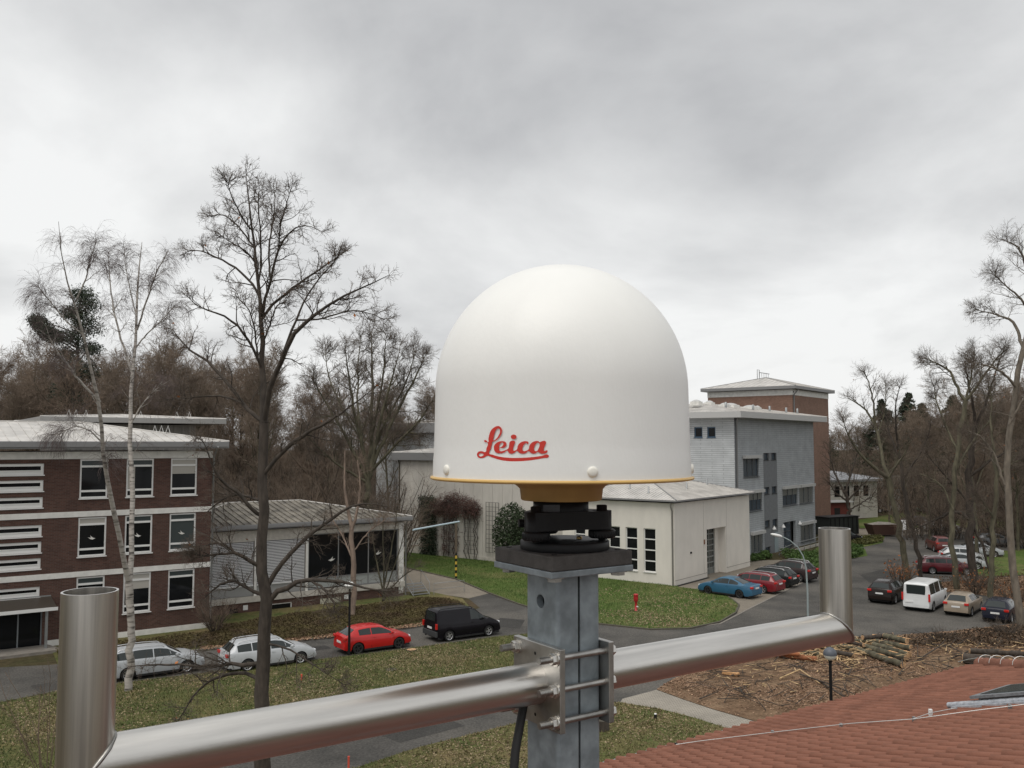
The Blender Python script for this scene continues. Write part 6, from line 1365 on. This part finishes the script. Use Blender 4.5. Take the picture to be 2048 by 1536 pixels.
MB().tube([(.05,-.06,.35),(.12,-.16,.35)], .045, 10).build('outlet', m_winframe, t)
MB().lathe([(.42,0),(.42,.01),(0,.012)], 18, c=(0,0,.056)).build('bare_patch', m_earth, t)
for lb_, u, v in (('short orange stake on the island lawn right of the oak', 603, 1363), ('orange stake at the bottom edge beside the near road', 697, 1549)):
    p = gp(u, v); t = thing('marker_stake', lb_, 'stake', p, 0, 'orange marker stakes'); hgt = .32 if v < 1400 else .6
    MB().box(-.03,.03,-.03,.03,0,hgt).build('stake', mat('fluorescent_orange', (.72,.10,.06), .6), t); MB().box(-.034,.034,-.034,.034,hgt+.001,hgt+.02).build('stake_top', mat('fluorescent_orange', (.7,.1,.05)), t)
p = gp(1311, 1441); t = thing('bollard', 'tiny dark bollard light on the nearest lawn by the path', 'bollard', p); MB().lathe([(.06,0),(.06,.24),(.055,.26)], 10).build('post', m_black, t); MB().lathe([(.058,.26),(.05,.29),(0,.295)], 10).build('cap', m_plate, t)
# striped post with pipe
sp_ = gp(912, 1158); t = thing('striped_post', 'yellow and black striped post carrying a blue-white pipe to the annex', 'post', sp_); top = at(914, 1043, sp_.y).z; mid = at(912, 1105, sp_.y).z
MB().tube([(0,0,mid),(0,0,top)], .09, 10).build('upper_post', mat('brown_post', (.13,.10,.07), .7), t)
n = 9
for i in range(n): MB().tube([(0,0,mid*i/n),(0,0,mid*(i+1)/n)], .088, 10).build('stripe', mat('warning_yellow', (.62,.42,.06), .5) if i % 2 else m_black, t)
en = Vector((o2.x, o2.y, 0)) + Vector((.6*math.sin(R(A1)), .6*math.cos(R(A1)), 0)); e1 = at(826, 1050, en.y + 1.5)
MB().tube([(0.25,-.1,top), Vector((e1.x, e1.y, top-.1))-Vector((sp_.x, sp_.y, 0))], .075, 8).build('pipe', mat('pale_blue_pipe', (.45,.56,.62), .4), t)
# sign beyond the trees
p = gp(1806, 1100); t = thing('sign', 'white square sign with black tick on a post among the trees', 'sign', p, R(8)); z1 = at(1806, 1040, p.y).z; z0 = at(1806, 1060, p.y).z
MB().tube([(0,.05,0),(0,.05,z1)], .05, 8).build('post', m_zinc, t); MB().box(-.42,.42,-.02,.02,z0,z1).build('panel', m_plate, t)
k = MB(); zt = z1-.12; k.add([(-.2,-.024,zt),(-.1,-.024,zt),(0,-.024,zt-.24),(.1,-.024,zt),(.2,-.024,zt),(.04,-.024,zt-.38),(-.04,-.024,zt-.38)], [(0,6,2,1),(2,6,5),(2,5,4,3)]); k.build('tick', m_dark, t)
# stumps
m_cut = mat('cut_face', (.52,.33,.18), .85, var=.35, vscale=14)
for lb_, u, v, r_, h_, fresh in (('pale low tree stump on the island lawn near the red car', 823, 1303, .26, .12, 1), ('flat weathered tree stump in the middle of the island lawn', 783, 1341, .30, .06, 0), ('flat fresh orange stump at the tip of the cleared bank', 1405, 1337, .38, .10, 1), ('dark rotten stump right of the mast on the nearest lawn', 1203, 1462, .28, .45, 0)):
    p = gp(u, v); t = thing('tree_stump', lb_, 'stump', p, 0, 'tree stumps'); k = MB(); n = 18; rr = [r_*(1+.12*math.sin(3*j+u)+.06*math.sin(7*j)) for j in range(n)]
    vs = [(rr[j]*1.15*math.cos(2*math.pi*j/n), rr[j]*1.15*math.sin(2*math.pi*j/n), .0) for j in range(n)] + [(rr[j]*math.cos(2*math.pi*j/n), rr[j]*math.sin(2*math.pi*j/n), h_) for j in range(n)]
    k.add(vs, [(j,(j+1)%n,n+(j+1)%n,n+j) for j in range(n)], 0, True); k.build('bark', m_bark, t); k = MB(); k.add(vs[n:], [tuple(range(n))]); k.build('cut_face', m_cut if fresh else m_kerb_d, t)
# logs
def log(label, u0, v0, u1, v1, r_, lift=0, m_b=None, group='felled logs on the cleared bank', tear=True):
    a, b = gp(u0, v0), gp(u1, v1); d = b-a; L_ = d.length; t = thing('log', label, 'log', a+Vector((0,0,.05+r_+lift)), math.atan2(d.y, d.x), group); k = MB(); n = 12; S_ = 8; rs2 = random.Random(u0*7+v0); vs = []
    for i in range(S_+1):
        oy, oz = rs2.uniform(-.02,.02), rs2.uniform(-.015,.015)
        for j in range(n): q = 2*math.pi*j/n; rr = r_*(1+.05*math.sin(3*q+i)+rs2.uniform(-.03,.03)); vs.append((L_*i/S_, oy+rr*math.cos(q), oz+rr*math.sin(q)))
    k.add(vs, [(i*n+j,i*n+(j+1)%n,(i+1)*n+(j+1)%n,(i+1)*n+j) for i in range(S_) for j in range(n)], 0, True); k.build('bark', m_b or m_bark_g, t)
    for nm, V in (('cut_end', vs[:n][::-1]), ('cut_end', vs[-n:])):
        k = MB(); sx = -.02 if V[0][0] < 1 else .02; k.add([(p_[0]+sx, p_[1], p_[2]) for p_ in V], [tuple(range(n))]); k.add([(p_[0], p_[1], p_[2]) for p_ in V]+[(p_[0]+sx, p_[1], p_[2]) for p_ in V], [(j,(j+1)%n,n+(j+1)%n,n+j) for j in range(n)]); k.build(nm, m_cut, t)
    if tear:
        for _ in range(2):
            x = rs2.uniform(.3,.9)*L_; k = MB(); k.add([(x,-r_*.5,r_*.9),(x+.5,-r_*.3,r_*.98),(x+.6,r_*.2,r_*1.02),(x+.05,r_*.1,r_*1.03)], [(0,1,2,3)]); k.build('torn_bark', m_wood, t)
log('long mossy log at the front of the pile behind the globe lamp', 1712,1306,1806,1338, .17)
log('second mossy log of the pile, behind the front one', 1725,1300,1812,1325, .17)
log('third mossy log of the pile, with split end', 1748,1297,1818,1318, .17)
log('short mossy log at the back of the pile', 1752,1290,1822,1304, .16)
log('short mossy log topmost at the back of the pile', 1770,1289,1815,1300, .16, .28)
log('thick grey log lying left of the hip tiles', 1928,1328,2030,1342, .26, 0, m_bark)
log('thin grey log resting on the thick log by the hip', 1940,1318,2060,1324, .15, .22, m_bark)
log('torn orange log left of the globe lamp', 1530,1312,1635,1326, .14, 0, mat('torn_orange_bark', (.26,.10,.045), .9, var=.5, vscale=5))
log('dark log lying behind the torn orange one', 1560,1306,1640,1317, .15, .02)
log('dark log under the right steel upright, farthest left', 1500,1313,1620,1309, .13)
log('reddish stripped log on the bank edge', 1545,1318,1600,1322, .10, .2, mat('stripped_red_wood', (.33,.12,.05), .9))
rs3 = random.Random(9)
for q in range(9):
    u0, v0 = 1600+q*17+rs3.uniform(-8,8), 1296+rs3.uniform(-8,22); log(['short dark log in the tangle left of the pile','short split log among the pale splinters','crooked log end sticking out of the heap','thin mossy log across the heap','stubby log behind the globe lamp head','broken log beside the mossy pile','half-buried log under the splinters','log lying askew against the pile','small log at the right of the heap'][q], u0, v0, u0+rs3.uniform(35,75), v0+rs3.uniform(-8,16), rs3.uniform(.09,.16), rs3.uniform(0,.3), m_bark if q % 2 else None)
m_spl = m_splinter
def splinters(label, cells, n, seed, m_spl=m_splinter, name='wood_splinters', lmax=.75):
    rng = np.random.default_rng(seed); o = MB(); Vs, Fs = [], []
    poly = GP(cells); p = in_poly(poly, n, rng); a = rng.normal(.2, .9, n); L_ = rng.uniform(.15,lmax,n); z = .08+rng.random(n)**2*.35
    for i in range(n):
        d = np.array([math.cos(a[i]), math.sin(a[i]), rng.normal()*.25]); s = np.array([-math.sin(a[i]), math.cos(a[i]), 0])*rng.uniform(.012,.04); c = np.array([*p[i], z[i]]); u = np.array([0,0,rng.uniform(.01,.03)])
        b = len(Vs)*8; Vs.append(np.array([c-d*L_[i]/2-s, c+d*L_[i]/2-s*.2, c+d*L_[i]/2+s*.2, c-d*L_[i]/2+s, c-d*L_[i]/2-s+u, c+d*L_[i]/2-s*.2+u, c+d*L_[i]/2+s*.2+u, c-d*L_[i]/2+s+u]))
        Fs += [[b+q for q in f_] for f_ in ((0,3,2,1),(4,5,6,7),(0,1,5,4),(1,2,6,5),(2,3,7,6),(3,0,4,7))]
    props(link(name, raw_mesh(name, np.concatenate(Vs), np.array(Fs), m_spl)), label, 'wood scraps', None, 'stuff')
splinters('pale wood splinters strewn between the logs', [(1560,1300),(1640,1286),(1720,1284),(1745,1300),(1720,1338),(1650,1330),(1590,1322)], 420, 1)
splinters('pale wood scraps scattered over the cleared bank', [(1440,1335),(1560,1310),(1900,1280),(1900,1330),(1760,1360),(1560,1400),(1420,1390)], 90, 2)
splinters('pale wood scraps by the logs near the hip tiles', [(1850,1290),(2060,1285),(2060,1320),(1900,1335)], 70, 3)
splinters('dark brushwood and dead sticks strewn over the cleared bank', [(1400,1345),(1530,1306),(1740,1280),(2040,1268),(2060,1330),(1780,1375),(1560,1425),(1380,1395)], 420, 4, m_bark, 'brushwood', 1.6)
p = gp(1461, 1352); t = thing('wood_chunk', 'orange split chunk of wood lying on the cleared bank', 'wood', p, R(-35)); k = MB(); k.prism([(-.42,-.1),(.4,-.14),(.46,.08),(-.35,.12)], .05, .22); k.build('split_wood', m_wood, t, bevel=.03)
tubes_b = [((1560,1362),(1600,1350),(1640,1372)),((1600,1353),(1660,1380),(1720,1398)),((1840,1322),(1880,1302),(1930,1290)),((1900,1322),(1950,1308),(1985,1312)),((1640,1368),(1680,1400),(1695,1404)),((1835,1240+50),(1900,1302),(1960,1330))]
for q, br_ in enumerate(tubes_b):
    g0 = gp(*br_[0]); t = thing('fallen_branch', ['pale crooked branch on the leaf bank left of the globe lamp','thin dark branch on the leaf bank behind the globe lamp pole','dark curved branch right of the log pile','dark curved branch before the thick grey log','thin stick at the roof edge by the lamp pole','thin straight stick beyond the log pile'][q], 'branch', g0, 0, 'branches on the cleared bank')
    MB().tube([gp(*w)-g0+Vector((0,0,.12+.15*(i == 1))) for i, w in enumerate(br_)], [.045,.035,.02], 6).build('stem', m_splinter if q == 0 else m_bark, t)
    MB().tube([gp(*br_[1])-g0+Vector((0,0,.25)), gp(br_[1][0]+14, br_[1][1]-9)-g0+Vector((0,0,.5))], [.025,.012], 5).build('side_shoot', m_bark, t)
